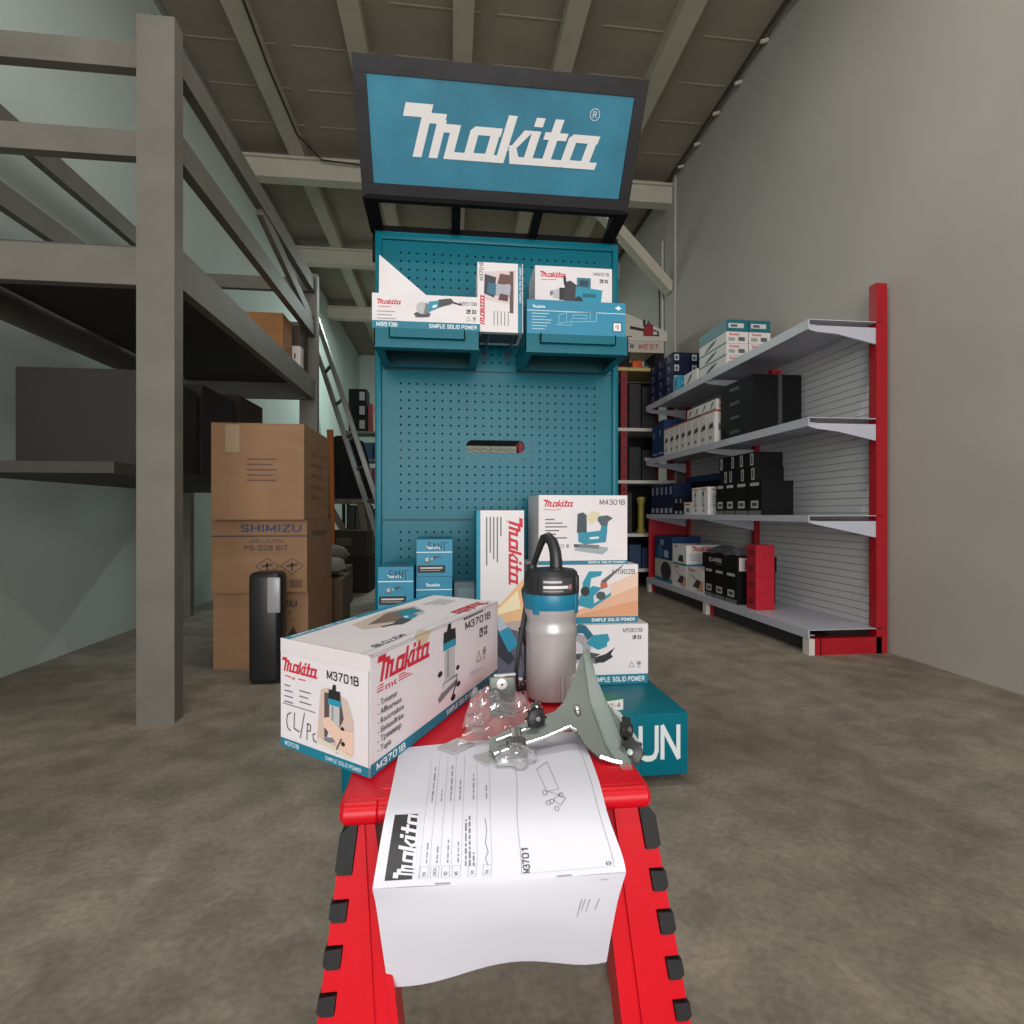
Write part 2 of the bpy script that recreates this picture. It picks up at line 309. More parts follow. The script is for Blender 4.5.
# ceiling: boards carried by joists (part of the ceiling) and three cross beams
CEIL = mat('#93887a', .8, kind='board', scale=3, var=.1, bump=.1)
JOIST = mat('#b3aa9b', .7, kind='paint', scale=5, var=.06)
q = MB(); q.box((XL-.1, YF, ZC), (XR+.1, YB+.1, ZC+.1), CEIL)
y = YF+.3
while y < YB:                                            # pale caulked seams between the boards
    x = XL
    while x < XR-.02:
        x2 = min(XR, x+.74); 
        q.box((x+.06, y-.006, ZC-.004), (x2-.06, y+.006, ZC), mat('#9e9484', .7)); x = x2
    y += .42
q.box((XR-.03, YF, ZC-.04), (XR, YB, ZC), mat('#4a443b', .7)); q.box((XL, YF, ZC-.04), (XL+.03, YB, ZC), mat('#8a8a80', .7))
struct(q.build('ceiling'))
JX = [-1.41, -.66, .09, .84, 1.59]
for i, jx in enumerate(JX):
    q = MB(); q.box((jx-.07, YF, ZC-.11), (jx+.07, YB, ZC-.001), JOIST); o = q.build('trim_%d' % (i+1)); struct(o); o['label'] = 'painted ceiling joist running to the back'
BEAMM = mat('#bdb8a8', .6, kind='paint', scale=4, var=.06)
for i, by in enumerate((5.3, 7.05, 9.0)):
    q = MB(); q.box((XL, by-.06, ZC-.30), (XR, by+.06, ZC-.115), BEAMM); q.box((XL, by-.09, ZC-.135), (XR, by+.09, ZC-.112), BEAMM)
    o = q.build('trim_%d' % (i+6)); struct(o)
# knee brace under the first beam on the right, with its gusset
q = MB(); a = atY(598, 208, 5.3); b = Vector((XR-.005, 5.3, atY(670, 291, 5.3).z))
q.bar(a, b, .09, .13, BEAMM, up=(0, 1, 0)); struct(q.build('trim_9'))
q = MB(); q.box((XR-.02, 5.18, 0), (XR, 5.42, ZC), WALL); struct(q.build('trim_10'))
# thin conduit on the right wall
q = MB(); q.tube([(XR-.011, 5.5, 3.6), (XR-.011, 5.5, 2.3)], .012, mat('#d0cdc4', .5), 8)
q.tube([(XR-.006, 5.62, 3.4), (XR-.006, 5.6, 2.7), (XR-.006, 5.5, 2.3)], .007, mat('#5a564e', .6), 6)
tag(q.build('electric_conduit'), 'thin pale conduit and dark wire running down the right wall', 'conduit')
# wiring clipped along the top of the right wall
q = MB(); pts = [(XR-.04, 2.2+.35*i, ZC-.07-(.02 if i % 2 else 0)) for i in range(10)]
q.tube(pts, .008, mat('#6b6255', .6), 6)
for p in pts: q.tube([(p[0]+.03, p[1], p[2]), (p[0]-.02, p[1], p[2]-.02)], .014, mat('#c6c0b2', .5), 6)
tag(q.build('ceiling_wire'), 'wire clipped along the ceiling corner above the right wall', 'wire')
# wire under the ceiling on the left
q = MB(); q.tube([(-1.32, 3.4, 4.03), (-1.34, 4.2, 4.03), (-1.33, 4.9, 4.03), (-1.18, 5.17, 3.99), (-.5, 5.2, 3.965), (0, 5.2, 3.96)], .008, mat('#2a2723', .6), 6)
tag(q.build('ceiling_wire'), 'dark wire running along a joist to the cross beam on the left', 'wire')

# ================================================================== DISPLAY STAND
SX0, SX1, SY = -.255, .603, 1.90
TM = mat('#006576', .33, kind='paint', scale=2.5, var=.06, spec=.22, name='teal_powder_coat')
TMD = mat('#034a56', .55, name='teal_shaded_inner')  # teal darkened to put the recess shade into the colour
stand = empty('display_stand', ((SX0+SX1)/2, 1.64, 0), label='tall teal perforated metal display stand with a big lettered sign on top', cat='display stand')
off = Vector((-(SX0+SX1)/2, -1.64, 0))
def spart(q, name, parent=None, label=None):
    o = q.build(name, parent or stand)
    if parent is None: o.location = off
    if label: o['label'] = label
    return o
# plinth
q = MB(); q.rbox((-.268, 1.38, .022), (.632, 1.99, .188), TM, .004, 2); plinth = spart(q, 'plinth')
q = MB(); Fp = Frame((-.268, 1.38, .022), (1, 0, 0), (0, 0, 1))
u0 = atY(640, 740, 1.38).x+.268; u1 = atY(679, 740, 1.38).x+.268
q.text(Fp, 'UN', u0-.004, .040, .098, '#d5dde0', 3, w=u1-u0+.006, bold=.008)
spart(q, 'lettering', plinth)
for fx in (-.21, .59):
    for fy in (1.45, 1.92):
        q = MB(); q.lathe([(.016, 0), (.018, .004), (.014, .01), (.008, .012), (.008, .03)], mat('#2a2a2a', .5), (fx, fy, 0), 14); spart(q, 'foot')
# side posts
for xa, xb in ((SX0, SX0+.022), (SX1-.022, SX1)):
    q = MB(); q.rbox((xa, SY-.012, .18), (xb, SY+.05, 1.672), TM, .004, 2); spart(q, 'side_post')
q = MB(); q.rbox((SX0, SY-.01, 1.662), (SX1, SY+.05, 1.688), TM, .003, 2); spart(q, 'top_rail')
# perforated panels
def perf(z0, z1, hz0, hz1, slot=None):
    q = MB(); x0, x1 = SX0+.022, SX1-.022; P = .0286; r = .0037; nx = 25
    cx = (x0+x1)/2; gx0 = cx-nx*P/2; nz = int((hz1-hz0)/P+.01); gz1 = hz0+nz*P; gx1 = gx0+nx*P; Y = SY
    def qd(a, b, c, d): q.add([(a, Y, b), (c, Y, b), (c, Y, d), (a, Y, d)], [(0, 1, 2, 3)], TM)
    qd(x0, z0, x1, hz0); qd(x0, gz1, x1, z1); qd(x0, hz0, gx0, gz1); qd(gx1, hz0, x1, gz1)
    for i in range(nx):
        for j in range(nz):
            if slot and slot[0] <= i < slot[1] and slot[2] <= j < slot[3]: continue
            a, b = gx0+i*P, hz0+j*P; mx, mz = a+P/2, b+P/2
            vs = [(a, Y, b), (a+P, Y, b), (a+P, Y, b+P), (a, Y, b+P)]
            vs += [(mx+r*math.cos(PI/8+PI/4*k), Y, mz+r*math.sin(PI/8+PI/4*k)) for k in range(8)]
            q.add(vs, [(0, 1, 11, 10), (1, 2, 5, 4), (1, 4, 11), (2, 3, 7, 6), (2, 6, 5), (3, 0, 9, 8), (3, 8, 7), (0, 10, 9)], TM)
    if slot:
        a0, a1, b0, b1 = gx0+slot[0]*P, gx0+slot[1]*P, hz0+slot[2]*P, hz0+slot[3]*P; h = (b1-b0)/2; zc = (b0+b1)/2; R = h*.80
        n = 8
        # rounded slot: fill the rectangle around the stadium shape
        outer = []
        L, Rr = a0+R+.01, a1-R-.01
        inn = [(L-R*math.sin(PI*k/n), zc+R*math.cos(PI*k/n)) for k in range(n+1)]
        inn2 = [(Rr+R*math.sin(PI*k/n), zc+R*math.cos(PI*k/n)) for k in range(n+1)]
        q.add([(a0, Y, b0), (a0, Y, b1)]+[(x, Y, z) for x, z in inn]+[(L, Y, b1), (L, Y, b0)], [tuple([0]+[n+4]+[2+k for k in range(n, -1, -1)]+[n+3, 1])], TM)
        q.add([(a1, Y, b0), (a1, Y, b1)]+[(x, Y, z) for x, z in inn2]+[(Rr, Y, b1), (Rr, Y, b0)], [tuple([0, 1, n+3]+[2+k for k in range(n+1)]+[n+4])], TM)
        qd(L, zc+R, Rr, b1); qd(L, b0, Rr, zc-R)
        loop = inn[::-1]+inn2
        q.add([(x, Y, z) for x, z in loop]+[(x, Y+.02, z) for x, z in loop], [(k, (k+1) % len(loop), len(loop)+(k+1) % len(loop), len(loop)+k) for k in range(len(loop))], TMD)
    # folded rims
    q.box((x0, Y+.0005, z0), (x1, Y+.02, z0+.0015), TMD); q.box((x0, Y+.0005, z1-.0015), (x1, Y+.02, z1), TMD)
    return q
spart(perf(.19, .692, .21, .67), 'perforated_panel')
spart(perf(.699, 1.212, .725, 1.19, (8, 16, 7, 9)), 'perforated_panel')
spart(perf(1.219, 1.662, 1.235, 1.65), 'perforated_panel')
for z in (.6955, 1.2155): q = MB(); q.box((SX0+.02, SY+.003, z-.005), (SX1-.02, SY+.03, z+.005), TMD); spart(q, 'panel_joint')
for z0_, z1_ in ((.20, .905), (.995, 1.66)):  # dark sheets added behind the holes to hide the bright wall
    q = MB(); q.box((SX0+.024, SY+.034, z0_), (SX1-.024, SY+.036, z1_), mat('#02262c', .8, spec=.1)); spart(q, 'hole_dark_sheet')
# trays
def tray(x0, x1):
    y0, y1 = 1.655, SY-.001; q = MB()
    q.box((x0, y0, 1.222), (x1, y0+.003, 1.276), TM)
    for x in (x0, x1-.003): q.box((x, y0, 1.222), (x+.003, y1, 1.276), TM)
    q.box((x0, y1-.003, 1.228), (x1, y1, 1.30), TM)
    q.box((x0+.003, y0+.003, 1.268), (x1-.003, y1-.003, 1.2755), TMD)
    q.box((x0, y0, 1.219), (x1, y0+.03, 1.222), TM); q.box((x0, y0+.03, 1.219), (x0+.025, y1-.03, 1.222), TM); q.box((x1-.025, y0+.03, 1.219), (x1, y1-.03, 1.222), TM); q.box((x0, y1-.03, 1.219), (x1, y1, 1.222), TM); q.box((x0+.003, y1-.0305, 1.222), (x1-.003, y1-.0285, 1.268), TMD)
    t = spart(q, 'shelf_tray')
    q = MB(); g = .045
    q.box((x0+g, y0-.016, 1.246), (x1-g, y0-.014, 1.272), TM); 
    for x in (x0+g, x1-g-.003): q.box((x, y0-.016, 1.246), (x+.003, y0, 1.276), BKM if False else TMD)
    o = q.build('price_rail', t); return t
tray(-.226, .090); tray(.232, .560)
for hx in (.12, .20):
    q = MB(); q.tube([(hx, SY, 1.277), (hx, 1.70, 1.277), (hx, 1.69, 1.283)], .0035, mat('#8a8d90', .3, .9), 8)
    q.box((hx-.012, SY-.003, 1.262), (hx+.012, SY, 1.292), TMD); spart(q, 'peg_hook')
# sign
s0 = Vector((-.272, 1.74, 1.719)); sv = Vector((0, -.20, .280)); SW, SHh = .856, sv.length
FS = Frame(s0, (1, 0, 0), sv, SW, SHh)
BKR = mat("#0d0d0f", .75, spec=.15)
BKM = mat('#26262a', .32, kind='paint', scale=14, var=.25, name='scuffed_black_paint')
q = MB()
def fbar(x0, y0, x1, y1, d0=-.03, d1=.008, m=BKM, qq=None):
    qq = qq or q; P = [FS.p(x, y, d) for d in (d0, d1) for x, y in R_(x0, y0, x1, y1)]
    qq.add(P, [(3,2,1,0),(4,5,6,7),(0,1,5,4),(1,2,6,5),(2,3,7,6),(3,0,4,7)], m)
bw = .036
fbar(0, 0, SW, bw); fbar(0, SHh-bw*1.15, SW, SHh); fbar(0, bw+.0005, bw, SHh-bw*1.15-.0005); fbar(SW-bw, bw+.0005, SW, SHh-bw*1.15-.0005)
sf = spart(q, 'sign_frame')
q = MB(); SGN = mat('#3a7f99', .25, kind='vinyl', scale=6, var=.18, name='teal_vinyl')
fbar(bw+.0005, bw+.0005, SW-bw-.0005, SHh-bw*1.15-.0005, -.02, .004, SGN, q)
sgn = spart(q, 'sign_panel')
q = MB(); q.L = .001
# lettering laid out on the sign
lx = .104; q.logo(FS, lx, .112, .618, mat('#e6e2e2', .4), 5, tall=1.04)
q.build('logo', sgn); q = MB(); q.L = .001
q.text(FS, 'R', .706, .244, .016, '#d8dcde', 5, al='c'); q.ring(FS, .7065, .252, .0145, .002, '#d8dcde', 5, 20)
q.build('registered_mark', sgn)
# open bracket that carries the sign
q = MB(); zb = 1.716
q.bar((-.262, 1.74, zb), (.575, 1.74, zb), .02, .022, BKR, ); q.bar((-.262, 1.915, 1.70), (.603, 1.915, 1.70), .035, .022, BKR)
for x, w in ((-.250, .045), (.02, .03), (.29, .03), (.565, .045)):
    q.bar((x, 1.735, zb), (x, 1.92, 1.70), w, .012, BKR)
for x in (-.258, .572): q.bar((x, 1.93, 1.74), (x, 1.56, 1.985), .012, .02, BKR); q.bar((x, 1.93, 1.60), (x, 1.93, 1.75), .02, .02, BKR)
spart(q, 'sign_bracket')

# ------------------------------------------------------------------ boxes on and around the stand
STRIPE = '#10768f'
def stripe(b, Fm, txt='', h=.018, y=0, tw=None, al='r', col=STRIPE, left=None):
    b.rect(Fm, 0, y, Fm.w, y+h, col, 1)
    if txt: b.text(Fm, txt, Fm.w*.97 if al == 'r' else .012, y+h*.25, h*.52, '#dfeaee', 2, w=tw, al=al, bold=.02)
    if left: b.text(Fm, left, Fm.w*.04, y+h*.25, h*.52, '#dfeaee', 2, bold=.02)
def icons(b, Fm, x, y, s, c='#3a3a3e'):
    b.rect(Fm, x, y, x+s, y+s, c); b.rect(Fm, x+s*.2, y+s*.2, x+s*.35, y+s*.8, WHITE, 2); b.rect(Fm, x+s*.5, y+s*.2, x+s*.8, y+s*.4, WHITE, 2)
    for k in range(4): b.rect(Fm, x+s*(1.35+.55*(k % 2)), y+s*.55*(k//2), x+s*(1.35+.55*(k % 2)+.42), y+s*.55*(k//2)+s*.42, c)
def recycle(b, Fm, x, y, s, c='#5a5a5e'):
    b.stroke(Fm, [(x, y), (x+s, y), (x+s/2, y+s), (x, y)], s*.09, c); b.ring(Fm, x+s*1.9, y+s*.65, s*.35, s*.1, c); b.rect(Fm, x+s*1.7, y+s*.5, x+s*2.1, y+s*.8, c)
    b.lines(Fm, x+s*1.5, y+s*.05, s*.8, 2, s*.18, s*.06, c)
G_PILE = 'white power tool boxes piled on the plinth of the stand'
def put(b, name, label, cat, loc, rot=0, group=None):
    o = b.build(name, None, loc, rot); tag(o, label, cat, group); return o
ZB = .1885
# circular saw box (bottom)
p0 = atY(530, 650, 1.63); p1 = atY(648, 650, 1.63)
w = p1.x-p0.x; h = .186
b = Carton(w, .24, h); Fm = b.front; stripe(b, Fm, 'SIMPLE SOLID POWER', .030, tw=.165)
b.logo(Fm, .02, h-.035, .10, RED); b.art(Fm, 'saw', .105, .045, .165); b.text(Fm, 'M5801B', w-.018, h-.026, .013, '#4a4a4e', al='r')
icons(b, Fm, w-.05, h-.048, .012); recycle(b, Fm, w-.062, .052, .017); b.lines(Fm, .015, .1, .06, 4, .012, .003, '#77777c')
b.logo(b.top, .05, .06, .14, '#c98a92'); b.rect(b.top, 0, .0, w, .004, '#c9c3c6')
zc1 = ZB
put(b, 'circular_saw_box', 'white circular saw box, the lowest of the three boxes on the plinth right side', 'box', ((p0.x+p1.x)/2, 1.63+.12, zc1), 0, G_PILE)
# planer box (middle)
p0 = atY(530, 600, 1.65); p1 = atY(638, 600, 1.65); w2 = p1.x-p0.x; z2 = zc1+h+.0006; h2 = .183
b = Carton(w2, .22, h2); Fm = b.front; stripe(b, Fm, 'SIMPLE SOLID POWER', .020, tw=.14)
b.poly(Fm, [(.09, .02), (w2, .02), (w2, .115), (.2, .06)], '#dfae90'); b.poly(Fm, [(.12, .02), (w2, .02), (w2, .07)], '#d99a74', 1.3)
b.poly(Fm, [(.14, .085), (.24, .115), (w2, .16), (w2, .115), (.2, .06)], '#e6c3ae', 1.1)
b.logo(Fm, .02, h2-.05, .125, RED, tall=1.1); b.text(Fm, 'M1902B', w2-.01, h2-.030, .015, '#3a3a3e', al='r'); b.art(Fm, 'planer', .15, .045, .12)
put(b, 'planer_box', 'white planer box with orange artwork, the middle of the three on the plinth', 'box', ((p0.x+p1.x)/2, 1.65+.11, z2), 0, G_PILE)
# jigsaw box (top)
p0 = atY(538, 560, 1.66); p1 = atY(627, 560, 1.66); w3 = p1.x-p0.x; z3 = z2+h2+.0006; h3 = .217
b = Carton(w3, .20, h3); Fm = b.front; stripe(b, Fm, 'SIMPLE SOLID POWER', .012, tw=.12)
b.logo(Fm, .010, h3-.036, .098, RED, tall=1.1); b.stroke(Fm, [(.016, h3-.045), (.05, h3-.047), (.07, h3-.043)], .002, RED)
b.text(Fm, 'M4301B', w3-.008, h3-.030, .017, '#3a3a3e', al='r'); b.art(Fm, 'jigsaw', .112, .03, .115)
for k, t in enumerate((.03, .055, .07, .045, .035, .07)): b.rect(Fm, .02, h3-.078-k*.0115, .02+t, h3-.074-k*.0115, '#6a6a70')
b.ring(Fm, .075, .058, .005, .0015, '#5a5a5e'); b.rect(Fm, .088, .053, .096, .063, '#8a8a8e')
put(b, 'jigsaw_box', 'white jigsaw box on top of the pile at the right of the stand', 'box', ((p0.x+p1.x)/2, 1.66+.10, z3), math.radians(1), G_PILE)
# tall angle grinder box standing upright
p0 = atY(476.5, 600, 1.66); p1 = atY(524, 600, 1.66); w4 = p1.x-p0.x; h4 = .728-ZB
b = Carton(w4, .15, h4); Fm = b.front; wv = w4
b.rect(Fm, 0, 0, .012, h4, '#1590ae', 1)
b.logo(Fm, w4-.048, h4-.012, .215, RED, rot=-PI/2, tall=1.0)
b.text(Fm, 'mt', w4-.055, h4-.03, .006, RED, rot=-PI/2)
for k, L_ in enumerate((.06, .14, .13, .11, .15)): b.rect(Fm, w4-.074-k*.011, h4-.02-L_, w4-.070-k*.011, h4-.02, '#6a6a70', 2)
b.poly(Fm, [(.012, .02), (w4, .02), (w4, .26), (.012, .24)], '#b9a8a4'); b.poly(Fm, [(.012, .05), (w4, .02), (w4, .16), (.012, .2)], '#5b5a6e', 1.2)
b.poly(Fm, [(.04, .215), (w4, .33), (w4, .2), (.06, .19)], '#e8b98a', 1.4); b.poly(Fm, [(.04, .212), (w4-.02, .29), (w4-.01, .235)], '#f3e2bc', 1.6)
b.poly(Fm, [(.05, .20), (.075, .215), (.105, .165), (.08, .148)], '#b5bccb', 1.8); b.poly(Fm, [(.068, .165), (.1, .18), (.13, .125), (.1, .1)], '#1f8fb5', 1.9)
b.poly(Fm, [(.012, .19), (.05, .2), (.09, .13), (.12, .08), (.1, .06), (.012, .14)], '#2a2c3c', 1.7)
b.rect(b.left, 0, 0, .15, h4, '#1590ae')
put(b, 'angle_grinder_box', 'tall white grinder box with spark artwork standing upright before the panel', 'box', ((p0.x+p1.x)/2, 1.66+.075, ZB), 0)
# small blue grinder boxes
BLU = mat('#1583a6', .45, kind='carton', scale=8, var=.05)
def small_blue(w, d, h, scribble=True, plain=False):
    b = Carton(w, d, h, BLU); Fm = b.front
    b.rect(Fm, 0, h*.64, w, h*.665, '#cfe3ea')
    b.logo(Fm, w*.24, h*.74, w*.42, '#dfeef2', 1)
    if not plain:
        b.art(Fm, 'grinder', w*.2, h*.36, w*.42, 1.5); b.rect(Fm, w*.03, h*.10, w*.8, h*.30, BLACK, 1)
        b.rect(Fm, w*.1, h*.21, w*.72, h*.25, '#c9c4c4', 2); b.rect(Fm, w*.1, h*.15, w*.66, h*.18, '#8b8686', 2)
    else:
        b.rect(Fm, w*.5, h*.1, w*.85, h*.42, '#e6e6e6'); b.rect(Fm, w*.55, h*.2, w*.8, h*.36, '#55555a', 2)
    if scribble:
        for pts in ([(.3,.72),(.34,.92)], [(.34,.92),(.42,.9)], [(.33,.82),(.40,.83)], [(.45,.72),(.5,.9),(.55,.72)], [(.6,.72),(.6,.9),(.68,.74),(.7,.92)], [(.78,.7),(.76,.9)], [(.74,.9),(.86,.92)]):
            b.stroke(Fm, [(x*w, y*h) for x, y in pts], .0022, '#15151a', 3)
    b.rect(b.top, .0, .0, w, .004, '#8e7a68'); b.rect(b.top, w*.0, d*.1, w, d*.95, '#1b7f9c', 1); b.rect(b.top, w*.25, d*.3, w*.75, d*.75, '#46626e', 2)
    return b
LB = 'small blue grinder boxes stacked end-on on the plinth'
xa = atY(378.5, 570, 1.62); xb = atY(414, 570, 1.62); wl = xb.x-xa.x; hl = .1245
names = ['lowest', 'middle', 'topmost']
for k in range(3):
    b = small_blue(wl, .20, hl-.001, k == 2)
    put(b, 'small_grinder_box', '%s blue grinder box in the left stack on the plinth' % names[k], 'box', ((xa.x+xb.x)/2+[.004, -.002, 0][k], 1.62+.10, ZB+k*hl), math.radians([0, .8, -1][k]), LB)
xa2 = atY(415.5, 570, 1.65); xb2 = atY(452, 570, 1.65); wl2 = xb2.x-xa2.x; hl2 = .1132
names = ['lowest', 'second from bottom', 'third from bottom, plain', 'topmost']
for k in range(4):
    b = small_blue(wl2-.002, .20, hl2-.001, k == 3, plain=k == 2)
    put(b, 'small_grinder_box', '%s blue grinder box in the taller right-hand stack beside the panel' % names[k], 'box', ((xa2.x+xb2.x)/2+[.001, -.001, .001, 0][k], 1.65+.10, ZB+k*hl2), math.radians([0, -.6, 0, 1.2][k]), LB)
# ---- boxes on the trays
ZT = 1.2765
q0 = atY(372, 310, 1.66); q1 = atY(480, 310, 1.66); w = q1.x-q0.x; h = .106
b = Carton(w, .16, h); Fm = b.front; stripe(b, Fm, 'SIMPLE SOLID POWER', .024, tw=.145, left='M9513B')
b.logo(Fm, .010, h-.032, .075, RED); b.stroke(Fm, [(.02, h-.040), (.04, h-.041), (.055, h-.039)], .002, RED)
b.lines(Fm, .015, h-.056, .055, 4, .0105, .0025, '#8a8a90'); b.art(Fm, 'grinder', .118, .036, .125)
b.text(Fm, 'M9513B', w-.01, h-.027, .011, '#4a4a4e', al='r'); icons(b, Fm, w-.042, h-.052, .013); recycle(b, Fm, w-.042, .032, .013)
g = put(b, 'angle_grinder_box', 'long white angle grinder box with raised lid on the left tray', 'box', ((q0.x+q1.x)/2, 1.66+.08, ZT), 0)
q = MB(); y0 = .081; zA = atY(377, 255, 1.825).z-ZT; zB = h+.002
xA = -w/2-.001; q.slab([(xA, y0, zB-.002), (xA+.235, y0, zB-.004), (xA+.002+.0, y0, zA)], (0, .003, 0), CARD_W); q.build('lid_flap', g)
q0 = atY(477.5, 300, 1.67); q1 = atY(523, 300, 1.67); w = q1.x-q0.x; h = atY(500, 263, 1.67).z-1.2815
b = Carton(w, .13, h); Fm = b.front; b.rect(Fm, w-.016, 0, w-.002, h, STRIPE); b.text(Fm, 'SIMPLE SOLID POWER', w-.012, h-.012, .007, '#dfeaee', rot=-PI/2, w=.11)
b.text(Fm, 'M3701B', .018, .158, .012, '#3a3a3e', rot=PI/2); b.logo(Fm, .022, .012, .10, RED, rot=PI/2)
b.poly(Fm, [(.018, .10), (w-.028, .085), (w-.022, .195), (.022, .185)], '#d6c6c6'); b.poly(Fm, [(.020, .118), (.052, .106), (.058, .17), (.022, .178)], '#3a3844', 1.3); b.poly(Fm, [(.03, .12), (.058, .112), (.062, .148), (.032, .152)], '#2c6a86', 1.6); b.poly(Fm, [(.056, .114), (.100, .108), (.104, .146), (.058, .15)], '#a9a9b6', 1.7); b.poly(Fm, [(.06, .145), (.1, .15), (.104, .178), (.07, .182)], '#6a4640', 1.5); b.poly(Fm, [(.064, .100), (.094, .096), (.096, .116), (.07, .12)], '#5a3c38', 1.8)
b.rect(Fm, w-.042, .06, w-.030, .19, '#5f4b48', 1.4); b.lines(Fm, .03, .085, .0, 0, .01, .003, G2)
for k in range(5): b.rect(Fm, .05+k*.011, .02, .053+k*.011, .065, '#88888c', 2)
b.rect(b.under, .01, .02, w-.01, .11, '#3c4044')
put(b, 'trimmer_box', 'white trimmer box standing upright between the two trays', 'box', ((q0.x+q1.x)/2, 1.67+.065, 1.2815), 0)
q0 = atY(535, 290, 1.75); q1 = atY(612, 290, 1.75); w = q1.x-q0.x; h = atY(570, 267, 1.75).z-ZT
b = Carton(w, .14, h); Fm = b.front; b.logo(Fm, .012, h-.036, .088, RED); b.stroke(Fm, [(.02, h-.045), (.04, h-.046), (.07, h-.043)], .0018, RED)
b.text(Fm, 'M6001B', w-.01, h-.025, .011, '#4a4a4e', al='r'); icons(b, Fm, w-.042, h-.048, .012); b.art(Fm, 'drill', .05, h-.138, .155)
b.rect(Fm, w*.54, h-.072, w*.72, h-.034, '#2a6f82'); b.rect(Fm, w*.575, h-.062, w*.685, h-.042, '#1d3f4c', 2)
put(b, 'drill_box', 'white drill box standing behind the blue box on the right tray', 'box', ((q0.x+q1.x)/2, 1.75+.07, ZT), 0)
q0 = atY(527, 320, 1.655); q1 = atY(625.5, 320, 1.655); w = q1.x-q0.x; h = .106
b = Carton(w, .085, h, BLU); Fm = b.front; b.rect(Fm, 0, h*.67, w, h*.69, '#cfe3ea'); b.logo(Fm, .015, h*.76, .042, '#dfeef2')
b.lines(Fm, .015, h*.58, .065, 6, .0095, .0025, '#a9cfdb'); c = '#8fc3d4'
for pts in ([(.1,.035),(.1,.06),(.125,.07),(.22,.072),(.22,.045),(.13,.04),(.1,.035)], [(.09,.03),(.14,.03),(.14,.05)], [(.125,.07),(.125,.042)], [(.145,.063),(.19,.063),(.19,.052),(.145,.052),(.145,.063)], [(.2,.07),(.2,.046)]):
    b.stroke(Fm, pts, .0018, c)
b.rect(Fm, w-.042, .014, w-.012, .045, '#2c3d4a', 1); b.rect(Fm, w-.039, .017, w-.015, .042, '#e8e8e8', 2); b.rect(Fm, w-.027, .022, w-.023, .037, '#b06060', 3); b.rect(Fm, w-.033, .028, w-.03, .034, '#b06060', 3)
b.poly(Fm, [(w-.035, h*.84), (w-.02, h*.92), (w-.02, h*.87), (w-.012, h*.84), (w-.02, h*.81), (w-.02, h*.77)], '#e6f2f5', 2)
put(b, 'blue_tool_box_carton', 'blue carton with white line drawing at the front of the right tray', 'box', ((q0.x+q1.x)/2, 1.655+.0425, ZT), 0)
# green and white label box on the plinth
p = atZ(617, 722, ZB); b = Carton(.085, .05, .028, mat('#e2e2de', .5)); b.rect(b.top, 0, 0, .085, .05, '#12735c'); b.text(b.front, 'YKI2-4', .010, .007, .014, '#7a2a3a', 2, w=.066)
put(b, 'small_label_box', 'small green and white box lettered YKI2-4 on the front edge of the plinth', 'box', (p.x-.004, 1.43, ZB), math.radians(16))
# grey package on the plinth behind the small boxes
b = Carton(.085, .06, .30, mat('#6f8890', .5)); b.rect(b.front, .01, .2, .075, .28, '#8ba0a6')
put(b, 'grey_package', 'grey package half hidden between blue boxes and the tall grinder box', 'package', (.055+.002, 1.865-.01, ZB), 0)

# ================================================================== STOOL
ZS = .46
RD = mat('#cc041b', .34, kind='plastic', scale=30, var=.04, name='red_plastic', spec=.35)
RDD = mat('#c00618', .4, name='red_plastic_deep')
RUB = mat('#0f0f11', .6, kind='rubber', scale=60, var=.15)
X0s, X1s, Y0s, Y1s = -.100, .192, .492, .840
stool = empty('folding_step_stool', ((X0s+X1s)/2, .64, 0), label='bright red plastic folding step stool with black rubber grips, in the foreground', cat='stool')
so = Vector((-(X0s+X1s)/2, -.64, 0))
def tpart(q, name, parent=None):
    o = q.build(name, parent or stool)
    if parent is None: o.location = so
    return o
q = MB(); q.rbox((X0s, Y0s+.006, ZS-.022), (X1s, Y1s, ZS), RD, .008, 4)
q.box((X0s+.012, Y0s+.05, ZS-.040), (X1s-.012, Y1s-.02, ZS-.022), RD)
xh0 = atZ(379, 800, ZS).x; xh1 = atZ(588, 795, ZS).x
for a, c_, r in ((X0s+.006, xh0-.002, .0105), (xh0, xh1, .009), (xh1+.002, X1s-.006, .0105)):
    pts = [(a-.004, Y0s+.010, ZS-.011)] + [(a+(c_-a)*k/4, Y0s+.010, ZS-.011) for k in range(5)] + [(c_+.004, Y0s+.010, ZS-.011)]
    q.tube(pts, [r*.6]+[r]*5+[r*.6], RD, 16)
for xh in (xh0, xh1): q.box((xh-.0015, Y0s+.012, ZS-.001), (xh+.0015, Y0s+.03, ZS+.0003), RDD)
q.rbox((xh0-.001, Y0s+.026, ZS-.003), (xh0+.03, Y0s+.034, ZS+.0015), RD, .001, 2)
q.rbox((xh1-.03, Y0s+.026, ZS-.003), (xh1+.001, Y0s+.034, ZS+.0015), RD, .001, 2)
for yy in (.66, .68, .70): q.rbox((.11, yy, ZS-.002), (.15, yy+.006, ZS+.001), RDD, .001, 1)
tpart(q, 'seat')
